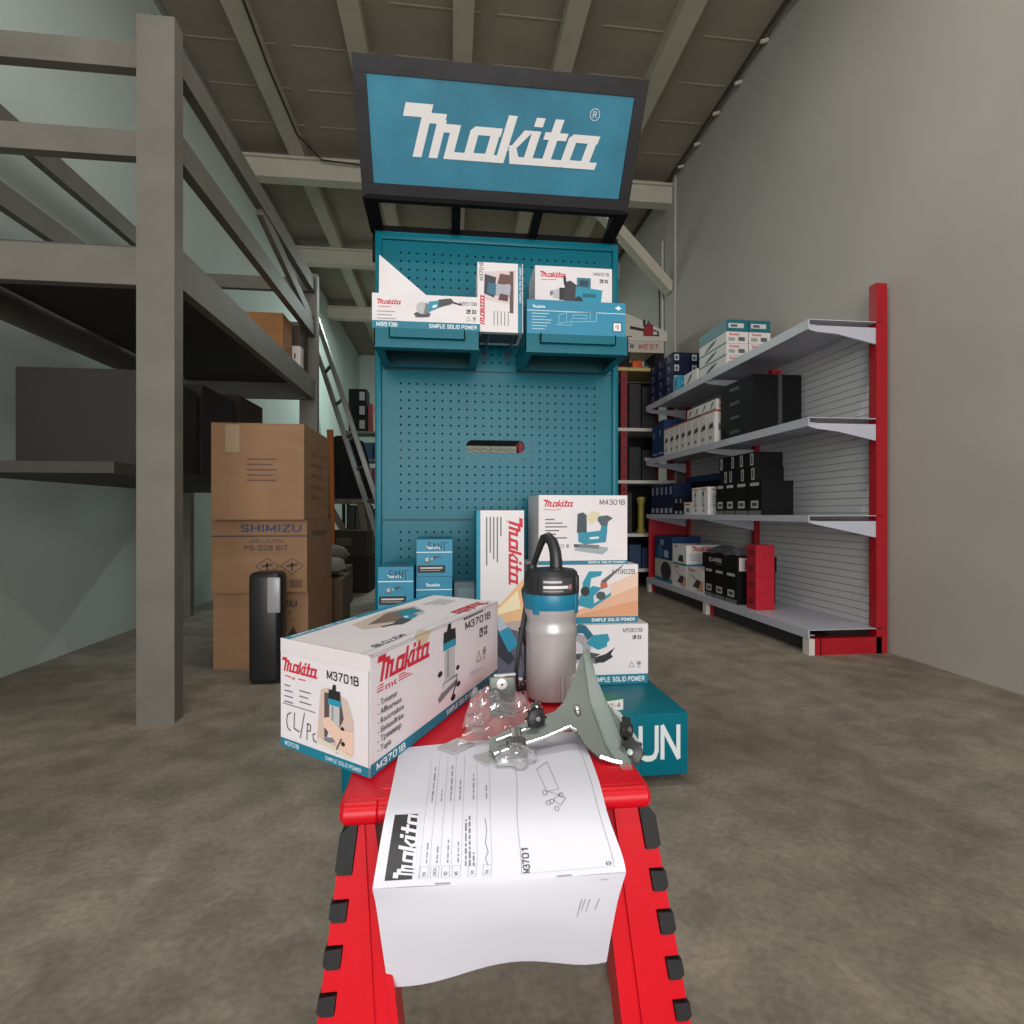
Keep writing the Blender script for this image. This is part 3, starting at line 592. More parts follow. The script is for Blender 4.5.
# slanted legs; the front panel lies in this plane
def legset(yt, yb, front=True):
    zt = ZS-.024
    pn = Vector((0, zt, -(yt-yb))).normalized()         # plane normal (points to -Y for front when flipped)
    base = Vector((0, yt, zt))
    def at(px, py): return onplane(px, py, base, pn)
    for side in (0, 1):
        if side == 0: o1, o2, i1, i2 = at(344, 818), at(317, 1024), at(372, 818), at(396, 1024)
        else: o1, o2, i1, i2 = at(650, 812), at(691, 1024), at(600, 812), at(624, 1024)
        o1px, o2px = ((344, 818), (317, 1024)) if side == 0 else ((650, 798), (691, 1024)); bo0z = 0.0
        if side: o1 = at(650, 798)
        def ext(a, c, z): t = (z-a.z)/(c.z-a.z); return a+(c-a)*t
        to, bo = ext(o1, o2, zt), ext(o1, o2, .0); ti, bi = ext(i1, i2, zt), ext(i1, i2, .0)
        if side == 0: ti = Vector((min(ti.x, .03), ti.y, ti.z))
        n = Vector((0, -pn.y, -pn.z)) if pn.y > 0 else pn.copy()
        if not front:
            f = lambda v: Vector((v.x, 1.29-v.y, v.z)); to, bo, ti, bi = map(f, (to, bo, ti, bi)); n = Vector((0, -n.y, n.z))
        if not front: ti = to.lerp(ti, .55); bi = bo.lerp(bi, .2)
        th = .020; d = (bo-to); dn = d.normalized(); inw = (ti-to).normalized()
        q = MB()
        # notched outer outline
        yy_ = [(819, 876), (900, 923), (946, 970), (993, 1017)] if side == 0 else [(797, 848), (867, 890), (908, 933), (955, 978), (998, 1019)]
        grips = []
        for g0, g1 in yy_:
            tt = [(to.z-at(o1.x*0+(o1px[0]+(o2px[0]-o1px[0])*(g-o1px[1])/(o2px[1]-o1px[1])), g).z)/(to.z-bo0z) for g in (g0, g1)]; grips.append((max(.004, tt[0]), tt[1], not grips))
        st = grips[-1][0]-grips[-2][0]
        while grips[-1][1]+st < .95: grips.append((grips[-1][0]+st, grips[-1][1]+st, False))
        gw = .0140
        outl = [to]
        for g0, g1, L_ in grips:
            outl += [to+d*g0, to+d*g0+inw*gw, to+d*g1+inw*gw, to+d*g1]
        outl += [bo]
        pts = outl+[bi, ti]
        if side: pts = pts[::-1]
        q.slab(pts, -n*th, RD)
        # raised inner rib and inner flange
        a1 = to+(ti-to)*.62; a2 = bo+(bi-bo)*.62; b1_ = to+(ti-to)*.74; b2_ = bo+(bi-bo)*.74
        q.slab([a1, a2, b2_, b1_] if not side else [a1, b1_, b2_, a2], n*.004, RD)
        q.bar(ti-n*.012, bi-n*.012, .006, .035, RD, up=tuple(n))
        q.rbox((min(bo.x, bi.x)-.003, bo.y-.018 if front else bo.y-.012, 0), (max(bo.x, bi.x)+.003, bo.y+.02, .022), RUB, .004, 2)
        lg = tpart(q, 'leg')
        for g0, g1, L_ in grips:
            q = MB(); A = to+d*g0+dn*.0012; B = to+d*g1-dn*.0012; wv = inw*(gw-.0006); out_ = -inw*.0015
            if L_: pts = [A+wv, A+wv*.45, A+(B-A)*.2+out_, B+out_-dn*.004, B+wv*.3, B+wv]
            else: pts = [A+wv, A+out_+dn*.001, B+out_-dn*.004, B+wv*.25, B+wv]
            if side: pts = pts[::-1]
            q.slab([p+n*.0035 for p in pts], -n*(th+.004), RUB); q.build('grip', lg)
    # cross pieces between the two legs, just under the seat and near the floor
    q = MB()
    def line(z, pxs=None):
        t = (zt-z)/zt; y = yt+(yb-yt)*t; return y if front else 1.29-y
    for z0, z1 in ((zt-.05, zt),):
        xa, xb = (-.06, .16) if z0 > .2 else (-.055, .17)
        ya, yb_ = line(z0), line(z1)
        q.slab([(xa, ya, z0), (xb, ya, z0), (xb, yb_, z1), (xa, yb_, z1)], (0, .014 if front else -.014, 0), RD)
    tpart(q, 'cross_panel')
legset(.512, .455); legset(.512, .47, False)

# ================================================================== TRIMMER BOX (foreground)
dl = math.radians(64); LDIR = Vector((math.cos(dl), math.sin(dl), 0)); RACK = math.radians(13); WDIR = Vector((-math.sin(dl-RACK), math.cos(dl-RACK), 0))
c0 = Vector((-.077, .538, ZS)); LW, LD, LH = .346, .142, .1185
b = Carton(LW, LD, LH, mat('#e0d9de', .5, kind='carton', scale=7, var=.035, bump=.02))
Fr = b.front; S = STRIPE
b.rect(Fr, 0, 0, LW, .0125, S); b.text(Fr, 'M3701B', .010, .0028, .0075, '#dfeaee', 2, w=.055, bold=.02); b.text(Fr, 'SIMPLE SOLID POWER', .165, .003, .0065, '#dfeaee', 2, w=.1, bold=.02)
b.logo(Fr, .006, .089, .112, RED, tall=1.15)
b.text(Fr, 'mt', .026, .0785, .0075, RED, 2, w=.022, bold=.02)
for k in range(3): b.poly(Fr, [(.010, .0795+k*.0028), (.023, .0795+k*.0028), (.023, .0808+k*.0028), (.012+.003*k, .0808+k*.0028)], RED); b.poly(Fr, [(.052, .0795+k*.0028), (.078-.007*k+.003, .0795+k*.0028), (.078-.007*k, .0808+k*.0028), (.052, .0808+k*.0028)], RED)
for k, t in enumerate(('- Trimmer', '- Affleureuse', '- Recortadora', '- Einhandfräse', '- Триммер', '- Tupia')):
    b.text(Fr, t, .012, .0655-k*.0092, .0064, '#3a3a40', 2, bold=.008)
b.text(Fr, 'M3701B', .222, .099, .0105, '#2c2c30', 2, w=.092, bold=.01); icons(b, Fr, .272, .078, .013); recycle(b, Fr, .262, .045, .015)
b.lines(Fr, .236, .036, .045, 2, .004, .0008, '#8a8a8e'); b.art(Fr, 'trimmer', .140, .020, .050, sx=1.75)
Fl = b.left
b.rect(Fl, 0, 0, LD, .0095, S); b.text(Fl, 'M3701B', .008, .0025, .005, '#dfeaee', 2); b.text(Fl, 'SIMPLE SOLID POWER', LD-.012, .0025, .004, '#dfeaee', 2, al='r')
b.logo(Fl, .0, .084, .062, RED, tall=1.2); b.stroke(Fl, [(.008, .079), (.018, .0785)], .0012, RED); b.text(Fl, 'mt', .020, .0765, .004, RED, 2); b.stroke(Fl, [(.031, .0785), (.043, .079)], .0012, RED); b.text(Fl, 'M3701B', .078, .0865, .0095, '#2c2c30', 2, w=.048, bold=.01)
b.lines(Fl, .007, .068, .016, 4, .006, .0013, '#6a6a70'); b.lines(Fl, .033, .066, .022, 3, .006, .0013, '#6a6a70'); b.rect(Fl, .004, .0475, .060, .0483, '#55555a', 2)
for pts in ([(.019,.040),(.013,.037),(.011,.030),(.013,.022),(.018,.020)], [(.025,.041),(.024,.024),(.033,.022)], [(.042,.044),(.035,.016)], [(.047,.034),(.046,.016)], [(.047,.034),(.052,.033),(.052,.027),(.047,.026)], [(.060,.026),(.056,.024),(.057,.018),(.062,.017)]):
    b.stroke(Fl, pts, .0011, '#1c1c20', 3)
b.poly(Fl, [(.068, .074), (.080, .078), (.11, .07), (.119, .05), (.119, .02), (.105, .012), (.062, .02)], '#cbb5ac', 1)
b.poly(Fl, [(.074, .072), (.098, .074), (.104, .05), (.088, .024), (.074, .026)], '#5b4a48', 1.3)
b.art(Fl, 'trimmer', .072, .016, .034, 1.6, sx=1.35); b.poly(Fl, [(.072, .045), (.082, .048), (.1, .038), (.119, .04), (.119, .016), (.1, .018), (.085, .03), (.074, .036)], '#e2bfae', 3)
b.poly(Fl, [(.06, .018), (.112, .012), (.117, .015), (.066, .024)], '#d8cdbd', 3.2)
Ft = b.topr                                              # design reads from the far side
b.rect(Ft, 0, 0, LW, .011, '#1187a6'); b.text(Ft, 'SIMPLE SOLID POWER', LW*.97, .003, .0055, '#dfeaee', 2, al='r', w=.12, bold=.02)
b.logo(Ft, .012, LD-.030, .105, RED, tall=1.1); b.text(Ft, 'M3701B', LW-.028, LD-.024, .010, '#2c2c30', 2, al='r', w=.062)
b.lines(Ft, .03, .072, .06, 6, .006, .0012, '#7a7a80')
b.poly(Ft, [(.10, .035), (.16, .018), (.25, .03), (.262, .06), (.22, .085), (.13, .075)], '#c4b3aa', 1)
b.poly(Ft, [(.112, .04), (.17, .028), (.24, .05), (.2, .075), (.13, .06)], '#7a6259', 1.3); b.art(Ft, 'grinder', .12, .040, .10, 1.8); b.poly(Ft, [(.12, .045), (.16, .04), (.17, .062), (.13, .07)], '#1b7f96', 2.6)
b.rect(Ft, 0, LD-.0016, LW, LD-.0006, '#a9a1a4', 2); b.rect(b.top, .0, .014, LW, .0146, '#9b9396', 2); b.rect(b.top, .001, .0, .0024, LD, '#9b9396', 2)
b.rect(Fr, LW-.0018, .002, LW-.001, LH, '#9b9396', 2); b.rect(Fr, 0, LH-.0018, LW, LH-.001, '#a9a1a4', 2); b.rect(Fl, LD-.0022, .0, LD-.0012, LH, '#8b8386', 2)
b.poly(Fr, [(.085, LH), (.100, LH-.014), (.112, LH-.010), (.125, LH)], '#c8b79a', 3); b.poly(b.top, [(.085, 0), (.125, 0), (.118, .012), (.1, .008)], '#cbbca2', 3)
b.poly(Fr, [(.215, LH-.002), (.285, LH-.002), (.285, LH-.0045), (.218, LH-.0055)], '#6d6668', 3)
ctr = c0+LDIR*LW/2+WDIR*LD/2; ctr.z = ZS+.0015
def rack_mesh(q):                                        # the handled old carton has racked a little out of square
    q.v = [(x+y_*math.sin(RACK), y_*math.cos(RACK), z) for x, y_, z in q.v]
rack_mesh(b)
o = put(b, 'trimmer_box', 'large white trimmer box lying on the red stool, marked CL/Pc by hand', 'box', ctr, dl)
q = MB(); q.slab([(-LW/2-.0012, -LD/2+.001, LH-.014), (-LW/2-.0012, LD/2-.001, LH-.014), (-LW/2-.0012, LD/2-.001, LH+.0012), (-LW/2-.0012, -LD/2+.001, LH+.0012)][::-1], (.001, 0, 0), mat('#dbd3d6', .5)); rack_mesh(q); q.build('lid_edge', o)

# ================================================================== TRIMMER
tc_ = atY(551, 640, .752); TX, TY = tc_.x, .752
tr = empty('electric_trimmer', (TX, TY, ZS+.001), label='silver and black electric trimmer motor with teal band, standing upright on the stool', cat='power tool')
SIL = mat('#b0adad', .34, .35, kind='cast', scale=25, var=.03, name='cast_aluminium'); BLK = mat('#202124', .38, name='black_plastic'); TB = mat('#0c7090', .35, name='teal_plastic')
q = MB(); q.lathe([(.030, 0), (.0345, .003), (.0352, .01), (.0352, .088), (.0362, .093), (.0365, .096), (.0362, .1), (.0345, .104), (.0345, .112), (.0366, .118), (.038, .127)], SIL)
for a in range(-3, 4):
    an = -PI/2+.55+a*.085; x, y_ = .0352*math.cos(an), .0352*math.sin(an); q.tube([(x, y_, .004), (x, y_, .036)], .0013, SIL, 6)
an = -PI/2+.55; q.bar((.036*math.cos(an-.3), .036*math.sin(an-.3), .003), (.036*math.cos(an-.3), .036*math.sin(an-.3), .038), .004, .004, SIL); q.bar((.036*math.cos(an+.3), .036*math.sin(an+.3), .003), (.036*math.cos(an+.3), .036*math.sin(an+.3), .038), .004, .004, SIL)
q.build('motor_housing', tr)
q = MB(); q.lathe([(.0380, .1265), (.0388, .128), (.0390, .146), (.0386, .1475)], TB)
for an in (-PI/2-.75, -PI/2+.95): 
    x, y_ = .0385*math.cos(an), .0385*math.sin(an); M = Matrix.Translation((x, y_, 0)) @ Matrix.Rotation(an+PI/2, 4, 'Z'); q.rbox((-.005, -.001, .121), (.005, .0015, .148), TB, .001, 2, M)
q.build('band', tr)
q = MB(); q.lathe([(.0382, .1475), (.0385, .150), (.0382, .168), (.037, .176), (.033, .180), (.012, .1825), (.001, .183)], BLK); 
for an in (-PI/2-.8, -PI/2+1.0, PI/2-.5, PI/2+.8):
    x, y_ = .0375*math.cos(an), .0375*math.sin(an); M = Matrix.Translation((x, y_, 0)) @ Matrix.Rotation(an+PI/2, 4, 'Z'); q.rbox((-.005, -.003, .148), (.005, .002, .173), BLK, .0015, 2, M)
cap = q.build('motor_cap', tr)
q = MB()
def curved(a0, a1, z0, z1, r, m, n=12):
    vs = []
    for k in range(n+1):
        a = a0+(a1-a0)*k/n; vs += [(r*math.cos(a), r*math.sin(a), z0), (r*math.cos(a), r*math.sin(a), z1)]
    q.add(vs, [(2*k, 2*k+2, 2*k+3, 2*k+1) for k in range(n)], m, True)
A0 = -PI/2-.50
curved(A0, A0+1.15, .151, .171, .0391, mat('#3a383c', .4)); curved(A0+.05, A0+.95, .157, .1608, .0393, mat('#d8d4d6', .4)); curved(A0+.05, A0+.7, .1645, .1675, .0393, mat('#b8b4b8', .4))
curved(A0+.05, A0+.75, .1525, .1545, .0393, mat('#8a868a', .4)); curved(A0+.98, A0+1.10, .1555, .1625, .0394, mat('#a86a70', .4))
q.build('rating_plate', cap)
q = MB(); z0 = .182
arc = [(.005, -.012, z0-.004), (.005, -.012, z0+.010), (.004, -.010, z0+.024), (.001, -.005, z0+.036), (-.004, .002, z0+.043), (-.009, .010, z0+.041), (-.012, .014, z0+.032), (-.016, .020, z0+.018), (-.021, .028, z0+.000)]
q.tube(arc, [.0092, .0088, .0084, .008, .0072, .006, .005, .0045, .004], BLK, 14)
q.lathe([(.0125, 0), (.012, .003), (.009, .005)], BLK, (.005, -.012, z0-.003), 16)
q.lathe([(.002, 0), (.0075, .001), (.0075, .008), (.003, .010)], BLK, (-.026, .010, z0-.005), 14)
q.build('strain_relief', tr)
q = MB(); L_ = lambda px, py, Y: atY(px, py, Y)-Vector((TX, TY, ZS+.001))
q.tube([(-.021, .028, z0+.000), (-.024, .042, z0-.02), (-.034, .040, .145), L_(526, 606, .76), L_(523, 625, .755), L_(519, 648, .75), L_(516, 672, .745), L_(518, 690, .748), L_(530, 700, .80)+Vector((0,0,0)), (.0, .055, .006), (-.02, .05, .03), (-.040, .035, .09), (-.0405, .022, .06), L_(524, 668, .765), L_(523.5, 684, .765)],
       [.004, .0034, .0034, .0036, .0036, .0034, .003, .0028, .0025, .0025, .0025, .002, .0017, .0017, .0017], BLK, 8)
p = L_(523.5, 686, .765); q.rbox((p.x-.005, p.y-.004, p.z-.006), (p.x+.004, p.y+.004, p.z+.006), BLK, .0015, 2)
q.build('power_cord', tr)

# ================================================================== BOOKLET
PAP = mat('#d8d8e4', .6, kind='paper', scale=6, var=.02, name='booklet_paper')
def prow(pl, pr, Y, z): 
    a = atZ(pl[0], pl[1], z) if z is not None else atY(pl[0], pl[1], Y); b_ = atZ(pr[0], pr[1], z) if z is not None else atY(pr[0], pr[1], Y)
    return a, b_
ZP = ZS+.0022
rowsA = [(atZ(400, 748, ZP), atZ(580, 731, ZP)), (atZ(391, 790, ZP+.0005), atZ(597, 775, ZP+.0005))]
a, b_ = atY(384, 822, .470), atY(608, 815, .468); rowsA.append((a, b_))
a, b_ = atY(376, 868, .452), atY(622, 855, .446); rowsA.append((a, b_))
a, b_ = atY(372.5, 890, .448), atY(626, 873, .440); rowsA.append((a, b_))
def lerp_rows(rows, n, wob=None):
    out = []
    for i in range(n+1):
        t = i/n*(len(rows)-1); k = min(int(t), len(rows)-2); f = t-k
        def cr(j):                                         # Catmull-Rom through the measured rows
            P = [rows[max(0, min(len(rows)-1, k+m))][j] for m in (-1, 0, 1, 2)]
            return .5*((2*P[1])+(-P[0]+P[2])*f+(2*P[0]-5*P[1]+4*P[2]-P[3])*f*f+(-P[0]+3*P[1]-3*P[2]+P[3])*f**3)
        out.append((cr(0), cr(1)))
    return out
book = empty('instruction_booklet', tuple((rowsA[0][0]+rowsA[1][1])/2), label='white printed instruction booklet draped over the front of the red stool', cat='booklet')
boff = -Vector(book.location)
class Sheet:
    def __init__(s, rows, n=24, m=20, wob=None, t=.0012):
        s.R = lerp_rows(rows, n); s.n = n; s.m = m; s.wob = wob; s.q = MB(); V = []
        for i, (a, c) in enumerate(s.R):
            for j in range(m+1): V.append(s.pt(i/n, j/m))
        s.V = V; s.q.add(V, [(i*(m+1)+j, i*(m+1)+j+1, (i+1)*(m+1)+j+1, (i+1)*(m+1)+j) for i in range(n) for j in range(m)], PAP, True)
        nb = [v+s.nrm(i/n, j/m)*-t for i in range(n+1) for j in range(m+1) for v in [V[i*(m+1)+j]]]
        s.q.add(nb, [((i+1)*(m+1)+j, (i+1)*(m+1)+j+1, i*(m+1)+j+1, i*(m+1)+j) for i in range(n) for j in range(m)], PAP, True)
        for idx in ([i*(m+1) for i in range(n+1)], [i*(m+1)+m for i in range(n+1)], list(range(m+1)), [n*(m+1)+j for j in range(m+1)]):
            s.q.add([V[k] for k in idx]+[nb[k] for k in idx], [(k, k+1, len(idx)+k+1, len(idx)+k) for k in range(len(idx)-1)], PAP)
    def pt(s, r, u):
        x = r*s.n; i = min(int(x), s.n-1); f = x-i; a = s.R[i][0].lerp(s.R[i+1][0], f); c = s.R[i][1].lerp(s.R[i+1][1], f)
        p = a.lerp(c, u)
        if s.wob: p = p + s.wob(r, u)
        return p
    def nrm(s, r, u):
        e = .02; a = s.pt(min(1, r+e), u)-s.pt(max(0, r-e), u); b = s.pt(r, min(1, u+e))-s.pt(r, max(0, u-e)); n = b.cross(a).normalized()
        return n if n.z-n.y > 0 else -n
    def put(s, polys, c, d=.0005):                        # polys: lists of (u,r)
        for P in polys: s.q.add([s.pt(r, u)+s.nrm(min(1,max(0,r)), min(1,max(0,u)))*d for u, r in P], [tuple(range(len(P)))], ink(c))
    def line(s, pts, t, c, d=.0005):
        for (u0, r0), (u1, r1) in zip(pts, pts[1:]):
            n = max(1, int(math.hypot(u1-u0, r1-r0)*16))
            for k in range(n):
                A = (u0+(u1-u0)*k/n, r0+(r1-r0)*k/n); B = (u0+(u1-u0)*(k+1)/n, r0+(r1-r0)*(k+1)/n)
                du, dr = B[0]-A[0], B[1]-A[1]; L_ = math.hypot(du, dr) or 1; nu, nr = -dr/L_*t/2, du/L_*t/2
                s.put([[(A[0]-nu, A[1]-nr), (B[0]-nu, B[1]-nr), (B[0]+nu, B[1]+nr), (A[0]+nu, A[1]+nr)]], c, d)
    def text(s, t, u, r, h, w, c, bold=0, d=.0006):       # text climbing away from the reader; (u,r) = start
        vs, fs, tw = text_shape(t, bold)
        s.q.add([s.pt(r-x/tw*w, u-y*h) + s.nrm(min(1,max(0,r-x/tw*w)), u)*d for x, y in [(a, b) for a, b in vs]], fs, ink(c))
def wobA(r, u): return Vector((0, 0, .002*math.sin(u*7+1)*max(0, r-.45)))
A = Sheet(rowsA, 28, 20, wobA)
# black logo block, letters left white: the logo sits at the right edge of a black band
A.put([[(.055, .80-.04*k), (.10, .80-.04*k), (.10, .76-.04*k), (.055, .76-.04*k)] for k in range(7)] if False else [], '#222')
ra, rb = .880, .455
for k in range(8):
    r0_, r1_ = ra+(rb-ra)*k/8, ra+(rb-ra)*(k+1)/8; A.put([[(.042, r0_), (.148, r0_), (.148, r1_), (.042, r1_)]], '#29262a', .0005)
kk = (ra-rb-.01)/LOGO_W
for pl in LOGO:
    A.put([[(.156-y*.056, ra-.006-(x+.57+.25*y)*kk) for x, y in pl]], '#d8d8e4', .0010)
def words(u, r0, r1, t=.006, c='#85858c'):               # a small printed line of words too small to read
    r = r0; g = random.Random(int(u*1000+r0*77))
    while r > r1:
        L_ = g.uniform(.015, .045); A.line([(u, r), (u, max(r1, r-L_))], t*g.uniform(.7, 1.1), c); r -= L_+.010
cols = [(.190, 'EN', .12, .26), (.232, 'ZHCN', .11, .10), (.275, 'ID', .14, .26), (.317, 'MS', .12, .17), (.380, 'VI', .0, .20), (.440, 'TH', .0, .12)]
for (u, t, l1, l2) in cols:
    A.line([(u-.014, .872), (u+.018, .872), (u+.018, .765), (u-.014, .765), (u-.014, .872)], .0018, '#88888e')
    A.text(t, u+.009, .850, .014, .016*len(t)+.004, '#4a4a50')
    A.line([(u+.022, .765), (u+.026, .10)], .0014, '#9a9aa0')
    if l1: words(u+.008, .74, .74-l1)
    words(u+.008, .36, .36-l2*.8)
for du, e_ in ((-.022, .50), (-.006, .48), (.010, .68)): words(.378+du, .77, e_, .0075, '#6f6f76')
A.line([(.445, .77), (.436, .72), (.448, .68), (.438, .63), (.446, .56), (.440, .50)], .003, '#6f6f76')
A.line([(.172, .88), (.176, .12)], .0014, '#a0a0a6')
A.line([(.605, .12), (.583, .50), (.580, .875), (.955, .875), (.962, .50), (.958, .085), (.72, .10)], .0018, '#7a7a80')
A.text('M3701', .615, .865, .030, .20, '#38383c', .012)
# small exploded drawing and a round mark
def circ(u, r, a, b, c='#55555a', t=.003, n=10): A.line([(u+a*math.cos(2*PI*k/n), r+b*math.sin(2*PI*k/n)) for k in range(n+1)], t, c)
circ(.935, .832, .010, .020, t=.005); A.line([(.927, .842), (.943, .822)], .003, '#55555a')
for u, r in ((.725, .34), (.735, .41), (.77, .45), (.752, .40), (.80, .36)): circ(u, r, .010, .016, t=.0025)
A.line([(.705, .20), (.735, .33), (.795, .32), (.765, .17), (.705, .20)], .0022, '#88888e'); A.line([(.74, .33), (.82, .38), (.79, .43), (.76, .39), (.80, .35)], .0025, '#6a6a70')
cov = A.q.build('front_cover', book); cov.location = boff
# hanging back cover
rowsB = [rowsA[-1], (atY(376, 906, .457), atY(618, 900, .450)), (atY(381, 940, .472), atY(612, 930, .466)), (atY(388, 987, .498), atY(606.5, 962, .492))]
def wobB(r, u): 
    return Vector((0, -.010*math.sin(min(1, r*1.4)*PI*.5)*math.sin(u*PI)*1.0, .018*r*math.sin(u*PI)**2*(.6+.8*u)))
B = Sheet(rowsB, 20, 20, wobB)
for du, l in ((0, .2), (.015, .13), (.035, .14), (.075, .12)): B.line([(.84+du, .30), (.84+du-.01, .30+l)], .004, '#a8a6b0')
B.line([(.90, .08), (.93, .08)], .012, '#b0aeb8')
bk = B.q.build('back_cover', book); bk.location = boff
q = MB(); STP = mat('#b5b5b7', .35, .4)
for u in (.27, .75):
    a = A.pt(.985, u-.03)+Vector((0, -.001, .001)); c = A.pt(.985, u+.03)+Vector((0, -.001, .001)); q.tube([a, c], .0004, STP, 6)
o = q.build('staple', book); o.location = boff

# ================================================================== GUIDE PLATE WITH KNOBS
PP = Vector((0, .56, ZS+.008)); PN = Vector((0, -.52, 1)).normalized()
def gp(px, py, d=0): return onplane(px, py, PP+PN*d, PN)
PLT = mat('#666d68', .4, .4, kind='cast', scale=30, var=.05, name='satin_steel'); CHR = mat('#cfd1d2', .15, .95, name='chrome')
gpl = empty('edge_guide', tuple(gp(560, 740)), label='grey metal trimmer guide plate with black knobs and clear base, leaning on the booklet', cat='tool part')
go = -Vector(gpl.location)
def gpart(q, n, parent=None, label=None):
    o = q.build(n, parent or gpl)
    if parent is None: o.location = go
    if label: o['label'] = label
    return o
q = MB()
outline = [(584, 648), (577, 668), (570, 688), (563, 703), (555, 711), (525, 722), (490, 738), (489, 750), (497, 755), (520, 745), (545, 737), (564, 729), (573, 729), (580, 736), (586, 745), (600, 758), (618, 764), (632, 762), (631, 740), (622, 722), (608, 704), (599, 688), (594, 668), (589, 650)]
q.slab([gp(x, y, .003) for x, y in outline][::-1], -PN*.0025, PLT)
q.tube([gp(x, y, .0035) for x, y in ((494, 755), (520, 746), (545, 738), (563, 730), (570, 727), (577, 731))], .0022, CHR, 8)
q.tube([gp(x, y, .0035) for x, y in ((496, 741), (515, 734), (530, 728))], .0018, CHR, 8)
q.tube([gp(600, 757, .004), gp(612, 761, .004), gp(622, 763, .004)], .0025, CHR, 8)
q.lathe([(.004, 0), (.004, .002), (.0025, .004), (.0001, .004)], CHR, tuple(gp(577, 709, .003)), 12)
q.lathe([(.0035, 0), (.0035, .002), (.002, .003), (.0001, .003)], CHR, tuple(gp(578, 713, .003)), 12)
gpart(q, 'metal_plate')
q = MB(); ACR = clear('clear_acrylic', (.93, .98, .96), .0, .2, .08, 1.12); AED = mat('#b5cdc4', .15, name='acrylic_edge')
pts = [(582, 641), (600, 686), (614, 722), (634, 772), (628, 776), (606, 742), (590, 700)]
q.slab([gp(x, y, .007) for x, y in pts][::-1], -PN*.003, ACR, AED)
gpart(q, 'clear_base')
q = MB(); pts = [(596, 700), (620, 712), (640, 742), (632, 768), (600, 752), (585, 724)]
q.slab([gp(x, y, -.001) for x, y in pts][::-1], -PN*.003, mat('#9fa3a2', .35, .5)); gpart(q, 'under_plate')
def knob(px, py, d, r, th, tilt, n='knob'):
    q = MB(); c = gp(px, py, d); M = Matrix.Rotation(tilt[0], 4, 'Z') @ Matrix.Rotation(tilt[1], 4, 'X')
    pr = [(r*.5, -th*.8), (r*.6, -th*.3), (r*.95, -th*.25), (r, 0), (r*.95, th*.3), (r*.5, th*.4), (r*.3, th*.45), (.0002, th*.45)]
    q.lathe(pr, BLK, tuple(c), 18, M=M)
    for k in range(8):
        a = 2*PI*k/8; v = M @ Vector((r*math.cos(a), r*math.sin(a), 0)); w_ = M @ Vector((r*math.cos(a), r*math.sin(a), th*.3)); q.tube([c+v-(w_-v), c+w_], r*.17, BLK, 6)
    q.lathe([(r*.25, 0), (r*.25, th*.6), (.0002, th*.62)], CHR, tuple(c), 10, M=M)
    return gpart(q, n)
knob(536, 718, .010, .0105, .010, (.3, 1.45)); knob(536, 707, .014, .006, .008, (0, 1.3))
knob(627, 730, .006, .0125, .007, (.9, 1.3), 'guide_wheel'); knob(631, 752, .003, .0125, .012, (-.5, 1.2))
q = MB(); q.tube([gp(516, 742, .002), gp(518, 756, .0)], .011, mat('#80807f', .2, .8), 14); q.tube([gp(516, 730, .004), gp(517, 742, .002)], .006, CHR, 12); gpart(q, 'guide_screw')

# small chrome bracket
p = atZ(501, 700, ZS+.001); q = MB(); L0 = atY(503, 672, .70)
br = empty('guide_bracket', (L0.x, .70, ZS+.001), label='small chrome guide bracket in the plastic bag beside the trimmer', cat='tool part')
q = MB(); q.rbox((-.018, -.004, .012), (.016, .004, .046), PLT, .002, 2); q.rbox((-.018, -.012, .0), (.014, .006, .014), PLT, .002, 2); q.lathe([(.007, 0), (.007, .002), (.005, .003)], mat('#e4e4e4', .3, .3), (-.002, -.004, .038), 14, M=Matrix.Rotation(PI/2, 4, 'X'))
q.build('plate', br)
q = MB(); q.lathe([(.0015, 0), (.0015, .0035)], BLK, (-.002, -.0045, .038), 8, M=Matrix.Rotation(PI/2, 4, 'X')); q.tube([(-.022, -.006, .022), (-.006, -.008, .026)], .0025, BLK, 8); q.tube([(.006, -.008, .012), (.012, -.012, .016)], .003, CHR, 8); q.tube([(-.012, .0, .047), (.016, -.002, .049)], .003, CHR, 8); q.build('screw', br)
# crumpled clear bag
BAG = clear('clear_film', (.98, .98, .99), .10, .14, .18)
q = MB(); rng = random.Random(5)
cor = [atZ(458, 745, ZS+.006), atZ(552, 742, ZS+.006), atY(528, 690, .72), atY(478, 690, .70)]
n = 22; V = []
for i in range(n+1):
    for j in range(n+1):
        u, v = i/n, j/n; p = (cor[0].lerp(cor[1], u)).lerp(cor[3].lerp(cor[2], u), v)
        p = p+Vector((.004*math.sin(9*v+3*u), .004*math.sin(8*u), .007*math.sin(u*PI)*math.sin(v*PI)+.004*math.sin(13*u+5*v)+.003*math.sin(21*v-11*u)+rng.uniform(-.0012, .0012)))
        p.z = max(p.z, ZS+.005); V.append(p)
q.add(V, [(i*(n+1)+j, (i+1)*(n+1)+j, (i+1)*(n+1)+j+1, i*(n+1)+j+1) for i in range(n) for j in range(n)], BAG, False)
# upright flap of the bag leaning against the box
c2 = [atZ(462, 728, ZS+.006), atZ(486, 734, ZS+.006), atY(482, 690, .69), atY(473, 688, .69)]; V = []
for i in range(9):
    for j in range(9):
        u, v = i/8, j/8; p = (c2[0].lerp(c2[1], u)).lerp(c2[3].lerp(c2[2], u), v)+Vector((0, .003*math.sin(7*v+5*u), .002*math.sin(9*u))); V.append(p)
q.add(V, [(i*9+j, (i+1)*9+j, (i+1)*9+j+1, i*9+j+1) for i in range(8) for j in range(8)], BAG, False)
ob = q.build('plastic_bag'); tag(ob, 'crumpled clear plastic bag lying between the trimmer box and the guide plate', 'plastic bag')
